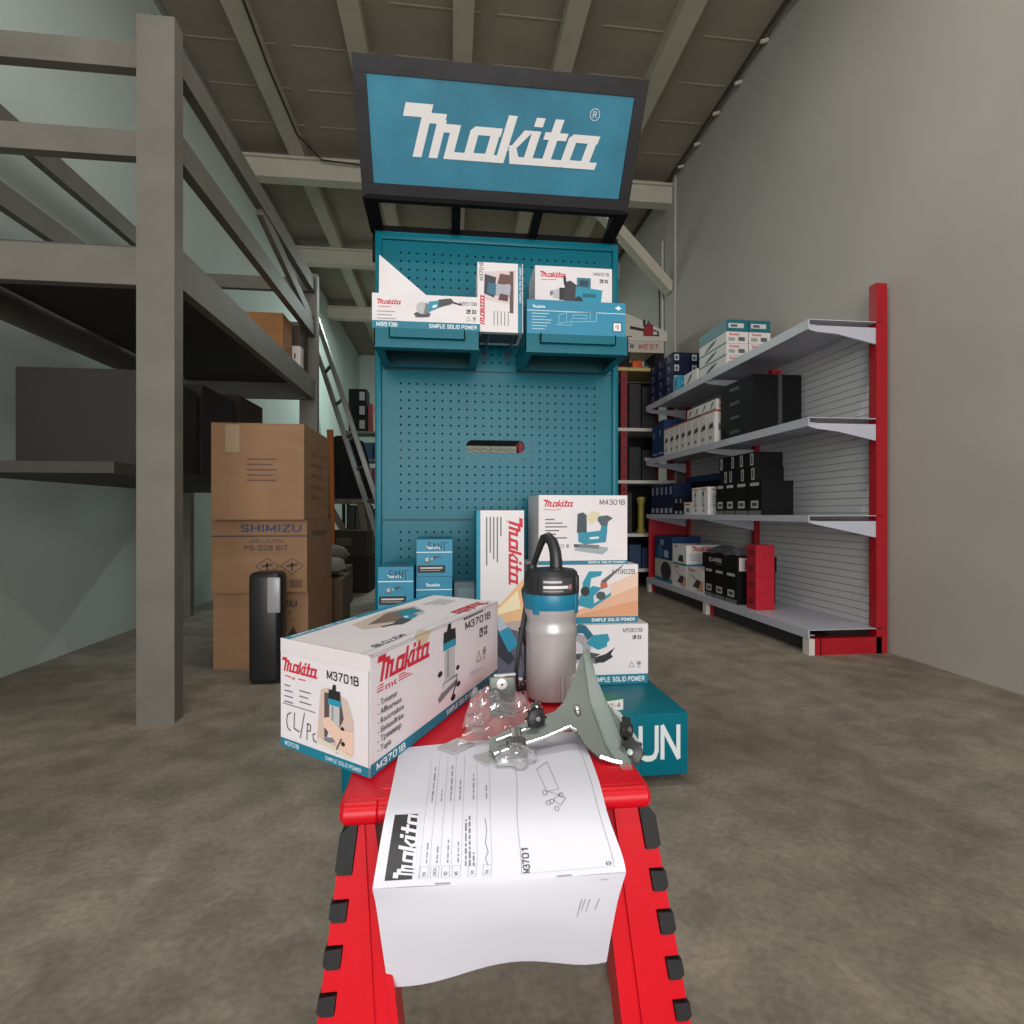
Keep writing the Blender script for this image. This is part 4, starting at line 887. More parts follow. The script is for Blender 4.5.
# small bag over the booklet with a dark knob in it
q = MB(); V = []; cc = atZ(515, 757, ZS+.008); n = 14
for i in range(n+1):
    for j in range(n*2):
        t = i/n*PI*.5; a = 2*PI*j/(2*n); r = .019*math.sin(t)*(1+.18*math.sin(5*a+2)+.08*rng.uniform(-1, 1)); V.append(Vector((cc.x+r*math.cos(a)*1.1, cc.y+r*math.sin(a)*.9, ZS+.0055+.016*math.cos(t)+.001*rng.uniform(-1, 1))))
q.add(V, [(i*2*n+j, (i+1)*2*n+j, (i+1)*2*n+(j+1) % (2*n), i*2*n+(j+1) % (2*n)) for i in range(n) for j in range(2*n)], BAG, False)
pb = q.build('plastic_bag'); tag(pb, 'small rounded clear bag holding a dark screw on top of the booklet', 'plastic bag')
# clear square chips
for (px, py, s, a, lb) in ((492, 757, .016, .5, 'small clear square plastic chip lying on the booklet'), (456, 746, .016, .78, 'clear plastic bag corner chip lying across the booklet edge near the box')):
    p = atZ(px, py, ZP+.002); q = MB(); CH = clear('film_chip', (.97, .97, .98), .03, .25, .45) if 'CHM' not in globals() else CHM
    CHM = CH; q.rbox((-s, -s*.8, 0), (s, s*.8, .0012), CH, .0005, 1); o = q.build('plastic_chip', None, (p.x, p.y, ZP+.0018), a); tag(o, lb, 'plastic piece')

# ================================================================== RIGHT HAND SHELVING
XG = 1.80; XGB = 2.20
SHM = mat('#b9bac6', .35, kind='paint', scale=5, var=.03, name='grey_shelf_paint'); REDM = mat('#a3121f', .4, name='red_steel'); PERF = mat('#d8d8da', .5)
ya, ym, yb2 = atX(752, 500, XG).y*.83, 3.665, 4.80
gon = empty('shop_shelving', (XG, (ya+yb2)/2, 0), label='long pale grey shop shelving with red feet along the right wall', cat='shelving')
goff = -Vector(gon.location)
def gpt(q, n, parent=None):
    o = q.build(n, parent or gon)
    if parent is None: o.location = goff
    return o
SZ = [.130, .708, 1.205, 1.70]
for z, lip in zip(SZ, (.045, .034, .045, .05)):
    for y0, y1 in ((ya, ym-.002), (ym+.002, yb2)):
        q = MB(); q.box((XG, y0, z-.004), (XGB, y1, z-.0005), SHM); q.box((XG-.004, y0, z-lip), (XG+.002, y1, z), SHM); q.box((XG, y0, z-.03), (XG+.03, y1, z-.027), SHM); gpt(q, 'shelf')
    if z > .2:
        for y0 in (ya+.01, ym, yb2-.01):
            q = MB(); q.slab([(XG-.002, y0-.006, z-lip-.001), (XG+.04, y0-.006, z-lip-.012), (XG+.16, y0-.006, z-.07), (XGB, y0-.006, z-.12), (XGB, y0-.006, z-.03), (XG-.002, y0-.006, z-.03)], (0, .012, 0), SHM); gpt(q, 'bracket')
for y0, y1 in ((ya+.03, ym-.03), (ym+.03, yb2-.04)):
    q = MB(); q.box((XGB, y0, .13), (XGB+.012, y1, 2.1 if False else 1.70), PERF)
    for k in range(38): q.box((XGB-.002, y0, .16+k*.04), (XGB, y1, .163+k*.04), mat('#8f8f94', .6))
    gpt(q, 'back_panel')
for y0 in (ya, ym-.025, yb2-.05):
    q = MB(); q.box((XGB-.03, y0, 0), (XGB+.03, y0+.05, 1.9), REDM); q.box((XG+.03, y0, 0), (XGB, y0+.05, .085), REDM); q.box((XG+.0, y0, 0), (XG+.03, y0+.05, .083), mat('#cfc9c2', .5)); gpt(q, 'upright')
q = MB(); q.box((XG+.06, ya, .0), (XG+.065, yb2, .085), mat('#3a3a3e', .6)); gpt(q, 'kick_board')
# red end board between the shelves at the far end
q = MB(); q.box((XG+.02, yb2-.005, .13), (XGB, yb2+.01, .67), REDM); gpt(q, 'end_board')

NAVY = mat('#101d3e', .6, spec=.25); NAVY2 = mat('#15355f', .6, spec=.25); BLKC = mat('#0e0e0f', .7, spec=.2); WCD = mat('#d5d0cd', .5); TLC = mat('#0e6470', .5)
def ypx(px, X=XG+.03): return atX(px, 500, X).y
def shelf_box(name, label, pxf, pxn, z0, h, depth=.30, base=WCD, deco=None, xin=.03, group=None, gap=.004):
    y1, y0 = ypx(pxf), ypx(pxn); w = y1-y0-gap
    b = Carton(w, depth, h, base)
    if deco: deco(b)
    return put(b, name, label, 'box', (XG+xin+depth/2, (y0+y1)/2, z0+.0005), -PI/2, group)
def d_label(b):
    b.rect(b.front, b.w*.15, b.h*.1, b.w*.7, b.h*.3, '#c9c9cc'); b.rect(b.right, b.d*.15, b.h*.15, b.d*.6, b.h*.5, '#c9c9cc'); b.rect(b.right, b.d*.2, b.h*.25, b.d*.5, b.h*.4, '#55555a', 2)
# --- top shelf
G = 'dark blue boxes piled at the far end of the top shelf'
ROWN = ['bottom', 'second', 'third', 'top']
yp = ypx(673); hN = .088
for r in range(4):
    for c in range(2):
        for k in range(3 if c == 0 else 1):
            w, d = .17, .15
            b = Carton(d*.97, w*.97, hN-.002, NAVY); rr = random.Random(r*7+c*3+k)
            Fm = b.front; 
            if rr.random() < .75: b.rect(Fm, .01, .02, .05, .07, '#b9b9c0'); b.rect(Fm, .018, .03, .04, .055, '#44464c', 2)
            else: b.rect(Fm, .02, .01, .12, .035, '#c4c4c8'); b.rect(Fm, .04, .016, .1, .028, '#44464c', 2)
            b.rect(b.left, .03, .02, .12, .05, '#2b3f66'); b.rect(b.left, .05, .055, .08, .075, '#8a8f9c', 1)
            put(b, 'navy_box', 'dark blue box, %s row, %s column, %s, in the top shelf pile' % (ROWN[r], ['aisle', 'wall'][c], ['front', 'middle', 'rear'][k]), 'box',
                (XG+.03+d/2+c*.152+rr.uniform(-.002, .002), yp+w/2+k*.175, SZ[3]+.0005+r*hN), 0, G)
b = Carton(.10, .10, .12, mat('#1f8fb0', .45)); b.rect(b.front, .03, .05, .07, .08, '#5fb3c9'); b.rect(b.left, .03, .04, .07, .09, '#2f6f86')
put(b, 'small_blue_box', 'small bright blue box in front of the dark blue pile on the top shelf', 'box', (XG+.06, ypx(677)-.02, SZ[3]+.0005), 0)
def d_pw(b):                                              # white box with tool silhouette on the side
    Fm = b.front; b.rect(Fm, 0, 0, b.w, b.h*.12, '#1a7384'); b.poly(Fm, [(b.w*.2, b.h*.2), (b.w*.45, b.h*.75), (b.w*.7, b.h*.85), (b.w*.55, b.h*.5), (b.w*.3, b.h*.2)], '#3c4348')
    R = b.right; b.logo(R, b.d*.1, b.h*.68, b.d*.5, RED); b.rect(R, b.d*.1, b.h*.2, b.d*.4, b.h*.5, '#9a9590'); b.rect(R, b.d*.55, b.h*.2, b.d*.85, b.h*.55, '#5a5a5e')
def d_pt(b):
    b.rect(b.right, b.d*.1, b.h*.3, b.d*.8, b.h*.7, '#c8c8c4'); b.rect(b.right, b.d*.2, b.h*.38, b.d*.5, b.h*.6, '#4a5a60', 2); b.rect(b.front, b.w*.1, b.h*.4, b.w*.4, b.h*.6, '#1f7c88')
hW = .080
for r, (base, dc, nm) in enumerate(((WCD, d_pw, 'white'), (WCD, d_pw, 'white'), (WCD, d_pw, 'white'), (TLC, d_pt, 'dark teal'))):
    for c in range(2):
        shelf_box('power_tool_box', '%s tool box, %s row, %s side, in the top shelf stack' % (nm, ROWN[r], ['aisle', 'wall'][c]), 698, 725, SZ[3]+r*hW, hW-.002, .155, base, dc, .04+c*.16, 'stacked tool boxes on the top shelf')
shelf_box('power_tool_box', 'low white tool box between the blue box and the tall stack on the top shelf', 684, 697, SZ[3], .10, .26, WCD, d_pw, .03, 'stacked tool boxes on the top shelf')
# --- second shelf
def d_navy(b): b.rect(b.front, b.w*.1, b.h*.1, b.w*.9, b.h*.14, '#8a93a8'); b.rect(b.right, b.d*.1, b.h*.6, b.d*.5, b.h*.7, '#7a3048'); b.rect(b.front, b.w*.2, b.h*.6, b.w*.5, b.h*.75, '#5b74a0')
shelf_box('navy_box', 'dark blue box at the far end of the second shelf, aisle edge', 652, 658, SZ[2], .30, .25, NAVY2, d_navy, .03)
shelf_box('navy_box', 'dark blue box beside the row of thin white boxes on the second shelf', 658, 664, SZ[2], .32, .25, NAVY2, d_navy, .03)
edges = [664, 669, 674.5, 680, 686, 692.5, 699.5, 707, 715]
ordn = ['farthest', 'second farthest', 'third farthest', 'fourth farthest', 'fourth nearest', 'third nearest', 'second nearest', 'nearest']
def d_thin(b):
    Fm = b.front; b.rect(Fm, b.w*.86, 0, b.w, b.h, '#eceae6'); b.poly(Fm, [(b.w*.2, b.h*.45), (b.w*.8, b.h*.5), (b.w*.75, b.h*.65), (b.w*.3, b.h*.6)], '#3c3f42'); b.rect(Fm, b.w*.3, b.h*.15, b.w*.55, b.h*.25, '#6a6a6e'); b.rect(Fm, 0, b.h*.95, b.w, b.h, '#b3463f')
    b.rect(b.right, 0, b.h*.94, b.d, b.h, '#b3463f'); b.rect(b.right, b.d*.1, b.h*.4, b.d*.3, b.h*.6, '#7a7a7e')
for k in range(8):
    shelf_box('slim_white_box', '%s slim white box in the upright row on the second shelf' % ordn[k], edges[k], edges[k+1], SZ[2], .235, .24, WCD, d_thin, .03, 'slim white boxes on the second shelf')
for k in range(4):
    e = [686, 692.5, 699.5, 707, 715]
    shelf_box('small_white_box', '%s small white box lying on top of the slim white boxes' % ['farthest', 'second farthest', 'second nearest', 'nearest'][k], e[k], e[k+1], SZ[2]+.236, .075, .20, WCD, d_pw, .04, 'small white boxes on the second shelf')
def d_blk(b): R = b.right; b.rect(R, b.d*.52, 0, b.d*.6, b.h, '#3d3d40'); b.rect(b.front, b.w*.3, b.h*.4, b.w*.6, b.h*.6, '#3a3a3d')
for r in range(4): shelf_box('black_case_box', 'large black box, %s of four stacked beside the slim white boxes' % ['lowest', 'second from bottom', 'third from bottom', 'topmost'][r], 718, 750, SZ[2]+r*.093, .0925, .32, BLKC, d_blk, .05, 'large black boxes on the second shelf')
b = Carton(.06, .05, .05, mat('#b3122a', .5)); b.rect(b.front, .015, .015, .045, .035, '#5a1420'); put(b, 'small_red_box', 'small red box on top of the large black boxes', 'box', (XG+.25, ypx(742)-.0, SZ[2]+.3725), 0)
# --- third shelf
def d_nv(b): Fm = b.front; b.rect(Fm, b.w*.2, b.h*.05, b.w*.8, b.h*.2, '#aab0c0'); b.rect(Fm, b.w*.3, b.h*.65, b.w*.7, b.h*.9, '#8a93a8')
e = [651, 655, 659.5, 664, 668.5, 673]
for k in range(5): shelf_box('navy_box', '%s tall narrow dark blue box on the third shelf' % ['farthest', 'second farthest', 'middle', 'second nearest', 'nearest'][k], e[k], e[k+1], SZ[1], .26, .16, NAVY, d_nv, .03, 'tall narrow dark blue boxes')
b = Carton(.62, .16, .05, NAVY2); put(b, 'long_blue_box', 'long dark blue box lying on the narrow blue boxes of the third shelf', 'box', (XG+.28, 4.10, SZ[1]+.262+.0005), -PI/2)
b = Carton(.52, .14, .26, BLKC); b.rect(b.front, .1, .1, .3, .2, '#5a2a1c'); put(b, 'black_box', 'black box behind the small cartons, carrying the long blue box', 'box', (XG+.29, 4.12, SZ[1]+.0005), -PI/2)
for k, (a, c) in enumerate(((674, 678.5), (678.5, 683))): shelf_box('small_black_box', '%s small black box with a white label left of the small white box' % ['farther', 'nearer'][k], a, c, SZ[1], .14, .12, BLKC, d_nv, .03, 'small black boxes on the third shelf')
def d_sw(b): b.rect(b.front, b.w*.1, b.h*.75, b.w*.8, b.h*.85, RED); b.rect(b.front, b.w*.3, b.h*.2, b.w*.7, b.h*.5, '#6a6a70')
shelf_box('small_white_box', 'small white box with red print on the third shelf', 684, 691.5, SZ[1], .095, .14, WCD, d_sw)
def d_tw(b):
    Fm = b.front; b.logo(Fm, b.w*.15, b.h*.88, b.w*.6, RED); b.art(Fm, 'trimmer', b.w*.25, b.h*.25, b.w*.5); b.rect(Fm, b.w*.4, b.h*.1, b.w*.6, b.h*.18, '#6a6a70')
    R = b.right; b.logo(R, b.d*.2, b.h*.88, b.d*.5, RED); b.lines(R, b.d*.2, b.h*.7, b.d*.5, 7, b.h*.07, b.h*.02, '#8a8a90')
for k, (a, c) in enumerate(((692, 699.5), (699.5, 708))): shelf_box('upright_trimmer_box', '%s white trimmer box standing on the third shelf' % ['farther', 'nearer'][k], a, c, SZ[1], .20, .13, mat('#e8e4e2', .5), d_tw, .03, 'white trimmer boxes on the third shelf')
def d_bk(b):
    Fm = b.front; b.rect(Fm, b.w*.2, b.h*.2, b.w*.75, b.h*.42, '#b9b5b2'); b.rect(Fm, b.w*.3, b.h*.26, b.w*.65, b.h*.36, '#3a3a3c', 2); b.rect(Fm, 0, 0, b.w*.95, b.h*.13, '#6a6a6c'); b.rect(Fm, b.w*.15, b.h*.86, b.w*.8, b.h*.95, '#b9b5b2')
e = [716, 725, 735.5, 748, 762]
for k in range(4): shelf_box('black_carton', '%s tall black carton in the bottom row of the third shelf' % ['farthest', 'second', 'third', 'nearest'][k], e[k], e[k+1], SZ[1], .205, .2, BLKC, d_bk, .03, 'black cartons on the third shelf')
def d_bl(b):
    Fm = b.front; s = .55 if random.random() < .5 else .15; b.rect(Fm, b.w*s, b.h*.1, b.w*(s+.3), b.h*.9, '#b9b5b2'); b.rect(Fm, b.w*(s+.06), b.h*.2, b.w*(s+.22), b.h*.8, '#4a4a4c', 2)
for r in range(2):
    e = [718, 726, 734, 743, 754]
    for k in range(4): shelf_box('black_carton', '%s small black carton in the %s row above the tall black ones' % (['farthest', 'second', 'third', 'nearest'][k], ['middle', 'top'][r]), e[k]-r, e[k+1]-r, SZ[1]+.2055+r*.0905, .09, .18, BLKC, d_bl, .045, 'black cartons on the third shelf')
# --- bottom shelf
def d_bb(b): Fm = b.front; b.rect(Fm, b.w*.55, b.h*.1, b.w*.8, b.h*.4, '#9fb6cc'); b.rect(Fm, b.w*.3, b.h*.6, b.w*.55, b.h*.85, '#7f8a99'); b.poly(Fm, C_(b.w*.3, b.h*.3, b.w*.18), '#2a5f90')
def d_bc(b): Fm = b.front; b.rect(Fm, 0, 0, b.w, b.h*.18, '#1a7384'); b.poly(Fm, C_(b.w*.65, b.h*.5, b.w*.3, 16, b.h*.42), '#26262a', 2)
shelf_box('white_tool_box', 'white and teal box with a black disc at the far end of the bottom shelf', 655, 672, SZ[0], .19, .25, mat('#b7b4ac', .5), d_bc, .03)
shelf_box('blue_tool_box', 'dark blue tool box on top of the white disc box on the bottom shelf', 655, 672, SZ[0]+.191, .20, .25, NAVY2, d_bb, .03)
def d_gr(b):
    Fm = b.front; b.logo(Fm, b.w*.08, b.h*.85, b.w*.4, RED); b.poly(Fm, [(b.w*.55, b.h*.05), (b.w*.98, b.h*.05), (b.w*.98, b.h*.6), (b.w*.8, b.h*.4)], '#cf9a80'); b.poly(Fm, [(b.w*.35, b.h*.2), (b.w*.7, b.h*.15), (b.w*.85, b.h*.5), (b.w*.6, b.h*.55)], '#3a3640', 2); b.stroke(Fm, [(b.w*.3, b.h*.7), (b.w*.55, b.h*.5)], .008, '#6a6a70', 2)
for k, (a, c) in enumerate(((672.5, 686.5), (687, 704))): shelf_box('grinder_box', '%s white grinder box directly on the bottom shelf' % ['farther', 'nearer'][k], a, c, SZ[0], .172, .28, mat('#e0dbd9', .5), d_gr, .03, 'white grinder boxes on the bottom shelf')
def d_mk(b):
    Fm = b.front; b.rect(Fm, 0, 0, b.w, b.h*.1, '#1a8a98'); b.logo(Fm, b.w*.1, b.h*.85, b.w*.3, RED); b.poly(Fm, [(b.w*.4, b.h*.2), (b.w*.8, b.h*.15), (b.w*.75, b.h*.5), (b.w*.5, b.h*.5)], '#2c2c34', 2)
    R = b.right; b.rect(R, 0, 0, b.d, b.h*.1, '#1a8a98'); b.logo(R, b.d*.1, b.h*.72, b.d*.6, RED, 3); b.lines(R, b.d*.1, b.h*.55, b.d*.35, 4, b.h*.09, b.h*.03, '#9a9aa0')
shelf_box('power_tool_box', 'large white tool box with a teal stripe stacked on the two grinder boxes', 672.5, 686.5, SZ[0]+.173, .165, .32, mat('#e8e4e2', .5), d_mk, .03)
e = [704.5, 714, 725, 737.5]
for k in range(3):
    b = shelf_box('black_carton', '%s tall black carton on the near part of the bottom shelf' % ['farthest', 'middle', 'nearest'][k], e[k], e[k+1], SZ[0], .205, .26, BLKC, d_bk, .03, 'black cartons on the bottom shelf')
def d_ea(b):
    Fm = b.front; b.text(Fm, 'EARB', b.w*.22, b.h*.45, b.h*.28, '#c9c9cc', 2, w=b.w*.36, bold=.02); b.rect(Fm, b.w*.4, b.h*.3, b.w*.6, b.h*.33, '#8a8a8e', 2)
    b.rect(b.right, b.d*.05, b.h*.1, b.d*.6, b.h*.95, '#d6cccf'); b.rect(b.right, b.d*.2, b.h*.2, b.d*.4, b.h*.8, '#7a3a50', 2)
shelf_box('black_wrapped_carton', 'wide black carton lettered EARB on top of three black cartons', 703, 738, SZ[0]+.206, .10, .27, BLKC, d_ea, .025)
q = MB(); y0, y1 = ypx(738), ypx(700); n = 16; V = []
for i in range(n+1):
    for j in range(9):
        u, v = i/n, j/8; V.append((XG+.03+.26*v, y0+(y1-y0)*u, SZ[0]+.312+.07*math.sin(v*PI)*math.sin(u*PI)**.5*(.7+.3*math.sin(9*u))+.006*math.sin(17*u+9*v)))
q.add(V, [(i*9+j, (i+1)*9+j, (i+1)*9+j+1, i*9+j+1) for i in range(n) for j in range(8)], clear('wrap_film', (.95, .95, .95), .2, .2, .5), False)
tag(q.build('plastic_wrap'), 'crumpled plastic wrap lying over the wide black carton on the bottom shelf', 'plastic wrap')
for k in range(4):
    b = Carton(.10, .12, .098, mat('#b5122c', .45)); b.rect(b.front, .02, .03, .08, .07, '#7a0f20')
    put(b, 'red_carton', '%s red carton in the stack at the near end of the bottom shelf' % ['lowest', 'second', 'third', 'topmost'][k], 'box', (XG+.10, ypx(747)-.03, SZ[0]+.0005+k*.099), -PI/2, 'red cartons on the bottom shelf')

# ================================================================== BACK SHELVES WITH RED POSTS
RX0, RX1, RY = 1.10, 2.2, 5.0
DK = mat('#1c1b1d', .7, spec=.2); LTS = mat('#c7c4bc', .5)
rx = atY(623.5, 450, RY).x
bs = empty('red_post_rack', (rx, RY, 0), label='rack with red perforated posts and pale shelves behind the display stand', cat='rack')
bo_ = -Vector(bs.location)
def bpart(q, n): o = q.build(n, bs); o.location = bo_; return o
for x in (rx, rx+.47, rx-.85):
    for yy in (RY, RY+.40):
        q = MB(); q.box((x-.03, yy-.02, 0), (x+.03, yy+.02, atY(600, 366, RY).z), mat('#7e1620', .5))
        for k in range(16): q.box((x-.008, yy-.021, .15+k*.13), (x+.008, yy-.02, .18+k*.13), mat('#2a1014', .6))
        bpart(q, 'post')
zs = [atY(640, y_, RY).z for y_ in (369, 429, 481, 534, 569)]
for i, z in enumerate(zs):
    q = MB(); q.box((rx-.88, RY-.022, z-.025), (rx+.50, RY+.42, z+.005), mat('#b7a86a', .5) if i == 0 else LTS); bpart(q, 'shelf')
q = MB(); q.box((rx-.82, RY+.405, 0), (rx+.44, RY+.415, zs[0]-.03), DK); bpart(q, 'back_board')
# contents
def rack_box(name, label, px0, px1, py0, py1, d, m, Y=RY+.03, deco=None, group=None, zb=None, cat='box'):
    a = atY(px0, py0, Y); c = atY(px1, py1, Y); z0 = zb if zb is not None else c.z; b = Carton(c.x-a.x-.004, d, a.z-z0, m)
    if deco: deco(b)
    return put(b, name, label, cat, ((a.x+c.x)/2, Y+d/2, z0+.0008), 0, group)
def d_cs(b): b.art(b.front, 'chainsaw', b.w*.34, b.h*.12, b.w*.42)
zt = zs[0]+.005
rack_box('dark_machine_box', 'dark low box on the left of the rack top carrying the long boxes', 600, 630, 352, 366, .3, DK, zb=zt)
rack_box('dark_machine_box', 'dark low box at the right end of the rack top behind the orange tool', 655, 664, 353, 366, .3, DK, zb=zt)
bz = atY(640, 349.5, RY+.03).z
def d_new(b): b.text(b.front, 'NEW', b.w*.30, b.h*.28, b.h*.48, '#3a4250', 2, w=b.w*.2, shear=.2, bold=.02); b.text(b.front, 'WEST', b.w*.56, b.h*.28, b.h*.46, '#a8564a', 2, w=b.w*.34, shear=.2, bold=.02)
a = atY(603, 339, RY+.03); c = atY(664, 349, RY+.03)
zz = zt + (atY(640, 352, RY+.03).z-zt) 
dk_top = atY(620, 352, RY+.03).z+.001
b = Carton(c.x-a.x, .3, a.z-.004-dk_top-.002, mat('#b9b3a8', .5)); d_new(b); put(b, 'chainsaw_box', 'long pale box with red lettering under the chainsaw box on the rack top', 'box', ((a.x+c.x)/2, RY+.18, dk_top+.002), 0)
zc_ = a.z-.003
a2 = atY(600, 312, RY+.03); c2_ = atY(667, 338, RY+.03); w = c2_.x-a2.x; h = a2.z-zc_
q = MB(); pts = [(-w/2, -.15, 0), (w/2, -.15, 0), (w/2, -.15, h*.36), (-w*.12, -.15, h), (-w/2, -.15, h)]
q.slab(pts, (0, .3, 0), mat('#c2bdb4', .5)); Fm = Frame((-w/2, -.15, 0), (1, 0, 0), (0, 0, 1), w, h); q.art(Fm, 'chainsaw', w*.44, h*.06, w*.44); q.rect(Fm, w*.38, h*.12, w*.48, h*.16, '#7a4a40')
o = q.build('chainsaw_box', None, ((a2.x+c2_.x)/2, RY+.18, zc_+.001)); tag(o, 'pale slope-topped box with a red chainsaw picture on the rack top', 'box')
# orange tool
pz = atY(640, 366, RY); e_ = empty('orange_chainsaw', (atY(641, 360, RY).x, RY+.12, zt+.001), label='orange power tool lying under the long boxes on the rack top', cat='power tool')
q = MB(); q.rbox((-.06, -.05, 0), (.04, .05, .10), mat('#c4511f', .45), .015, 3); q.rbox((-.075, -.04, 0), (-.05, .04, .05), mat('#3a3a3c', .5), .01, 2); q.build('motor_body', e_)
q = MB(); q.box((.035, -.01, .02), (.115, .01, .05), mat('#8f8a80', .4, .6)); q.build('bar', e_)
q = MB(); q.tube([(-.04, 0, .09), (-.035, 0, .112), (.015, 0, .112), (.03, 0, .09)], .006, DK, 8); q.build('handle', e_)
# darker goods on the rack
for i, (y0, y1) in enumerate(((384, 426), (447, 478), (497, 532), (545, 566))):
    for k, (x0, x1) in enumerate(((629, 641), (642, 655))):
        if i == 2: continue
        m = [mat('#241f22', .6), mat('#1b1b1e', .6), None, mat('#243b5c', .6)][i]
        def dd(b, i=i, k=k):
            if i == 1 and k: b.rect(b.front, b.w*.2, b.h*.65, b.w*.8, b.h*.75, '#b5b5b8')
        rack_box('dark_case', 'dark case, %s of the pair on the %s rack shelf' % (['left', 'right'][k], ['second', 'third', 'fourth', 'lowest'][i]), x0, x1, y0+k*3, y1, .35, m, deco=dd, group='dark cases on the red rack', zb=zs[i+1]+.005)
# yellow framed case on the fourth shelf level
rack_box('dark_case', 'dark case on the fourth rack shelf left of the yellow tube', 612, 632, 493, 532, .3, mat('#2a2420', .6), zb=zs[3]+.005, group='dark cases on the red rack')
q = MB(); p = atY(641, 510, RY+.06); YL = mat('#8f8330', .5)
q.lathe([(.04, 0), (.045, .02), (.03, .05), (.03, .28), (.045, .32), (.04, .35)], YL, (0, 0, 0), 14)
o = q.build('yellow_flask', None, (p.x, RY+.06, zs[3]+.006)); tag(o, 'yellow-banded tube standing on the rack shelf', 'tube')
# white string-wrapped packages seen through the slot in the panel
a = atY(470, 458, 2.6); c = atY(518, 444, 2.6)
pk = MB(); 

# blue and dark cartons on the floor beyond the display shelving
rack_box('blue_carton', 'blue carton on the floor under the red rack', 600, 632, 577, 600, .3, mat('#22486e', .6), zb=.002, Y=RY+.06)

# bench behind the stand, seen through the slot
bn = empty('work_bench', (.25, 3.2, 0), label='bench behind the stand with white packets, seen through the slot', cat='bench')
q = MB(); q.box((-.55, -.3, .92), (.60, .3, .96), mat('#3a3835', .6)); q.build('bench_top', bn)
q = MB(); q.box((-.55, .24, .961), (.60, .26, 1.4), DK); q.build('back_board', bn)  # added dark backdrop that keeps the top of the slot dark
for sx in (-.5, .55):
    for sy in (-.26, .26): q = MB(); q.box((sx-.03, sy-.03, 0), (sx+.03, sy+.03, .92), DK); q.build('leg', bn)
for k in range(6):
    b = Carton(.046, .2, .125, mat('#dcdcd6', .5)); b.stroke(b.front, [(.002, .112), (.044, .100)], .004, '#5aa86a'); b.rect(b.front, .004, .085, .04, .09, '#9a9aa0')
    put(b, 'white_packet', '%s white packet from the left in the slot of the panel' % ['first', 'second', 'third', 'fourth', 'fifth', 'sixth'][k], 'packet', (.100+k*.048, 3.05, .961), 0, 'white packets behind the slot')
b = Carton(.075, .2, .15, mat('#d05a6e', .5)); b.rect(b.front, .015, .06, .06, .12, '#b04258')
put(b, 'red_packet', 'red packet right of the white packets in the slot of the panel', 'packet', (.415, 3.05, .961), 0)

# ================================================================== LEFT RACK
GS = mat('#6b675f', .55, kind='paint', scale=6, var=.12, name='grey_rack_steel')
XK = -.95; yk = 4.0
rk = empty('steel_rack', (XK-.4, 3.2, 0), label='heavy grey steel storage rack along the left side', cat='rack')
ro = -Vector(rk.location)
def rpart(q, n): o = q.build(n, rk); o.location = ro; return o
def postx(x, y): 
    q = MB(); q.box((x-.11, y-.03, 0), (x+.012, y+.03, 2.42), GS); rpart(q, 'post')
for yy in (yk, 2.0):
    for x in (XK, XK-.85): postx(x, yy)
z1, z2, z3 = 2.38, 2.07, 1.66
for z, hh in ((z1, .10), (z2, .10), (z3, .14)):
    for x in (XK, XK-.86): q = MB(); q.box((x-.04, 2.03, z-hh), (x, yk-.03, z-.001), GS); rpart(q, 'rail')
    for yy in (yk-.05, 2.05): q = MB(); q.box((XK-.86, yy-.02, z-hh), (XK-.04, yy+.02, z-.01), GS); rpart(q, 'cross_rail')
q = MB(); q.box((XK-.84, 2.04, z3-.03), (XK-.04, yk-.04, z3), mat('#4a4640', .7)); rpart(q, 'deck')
q = MB(); q.bar((XK-.02, 2.9, z1-.1), (XK-.02, yk-.05, z2-.0), .03, .07, GS); rpart(q, 'brace')
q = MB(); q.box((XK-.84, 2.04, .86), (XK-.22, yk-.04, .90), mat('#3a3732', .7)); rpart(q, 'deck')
CB = mat('#8f6c4e', .75, kind='cardboard', scale=9, var=.08, bump=.05, name='brown_cardboard'); CBD = mat('#9a6a3c', .75, kind='cardboard', scale=9, var=.1)
def rk_box(name, label, x, y, z, w, d, h, m, deco=None, rot=0):
    b = Carton(w, d, h, m)
    if deco: deco(b)
    return put(b, name, label, 'box', (x, y, z), rot)
rk_box('brown_carton', 'tall orange-brown carton on the upper deck of the grey rack', -1.15, 3.50, z3+.001, .29, .19, .27, CBD)
rk_box('dark_carton', 'dark brown carton standing behind the small white box on the rack', -1.07, 3.80, z3+.001, .17, .19, .30, mat('#4a3b30', .7))
def dws(b): b.rect(b.right, b.d*.65, b.h*.35, b.d*.75, b.h*.7, '#55504e'); b.rect(b.front, b.w*.1, b.h*.3, b.w*.25, b.h*.8, '#b08a86'); b.rect(b.front, b.w*.6, b.h*.4, b.w*.7, b.h*.65, '#4a4a4c')
rk_box('small_white_carton', 'small white box at the edge of the upper rack deck', -1.008, 3.65, z3+.001, .10, .07, .135, mat('#c9c4bf', .5), dws)
for k in range(3): rk_box('dark_tool_case', '%s dark case on the lower deck of the grey rack' % ['nearest', 'middle', 'farthest'][k], -1.46, 2.55+k*.46, .901, .5, .40, .40+.05*k, [mat('#2a2320', .7), mat('#231f1e', .7), mat('#33231c', .7)][k])
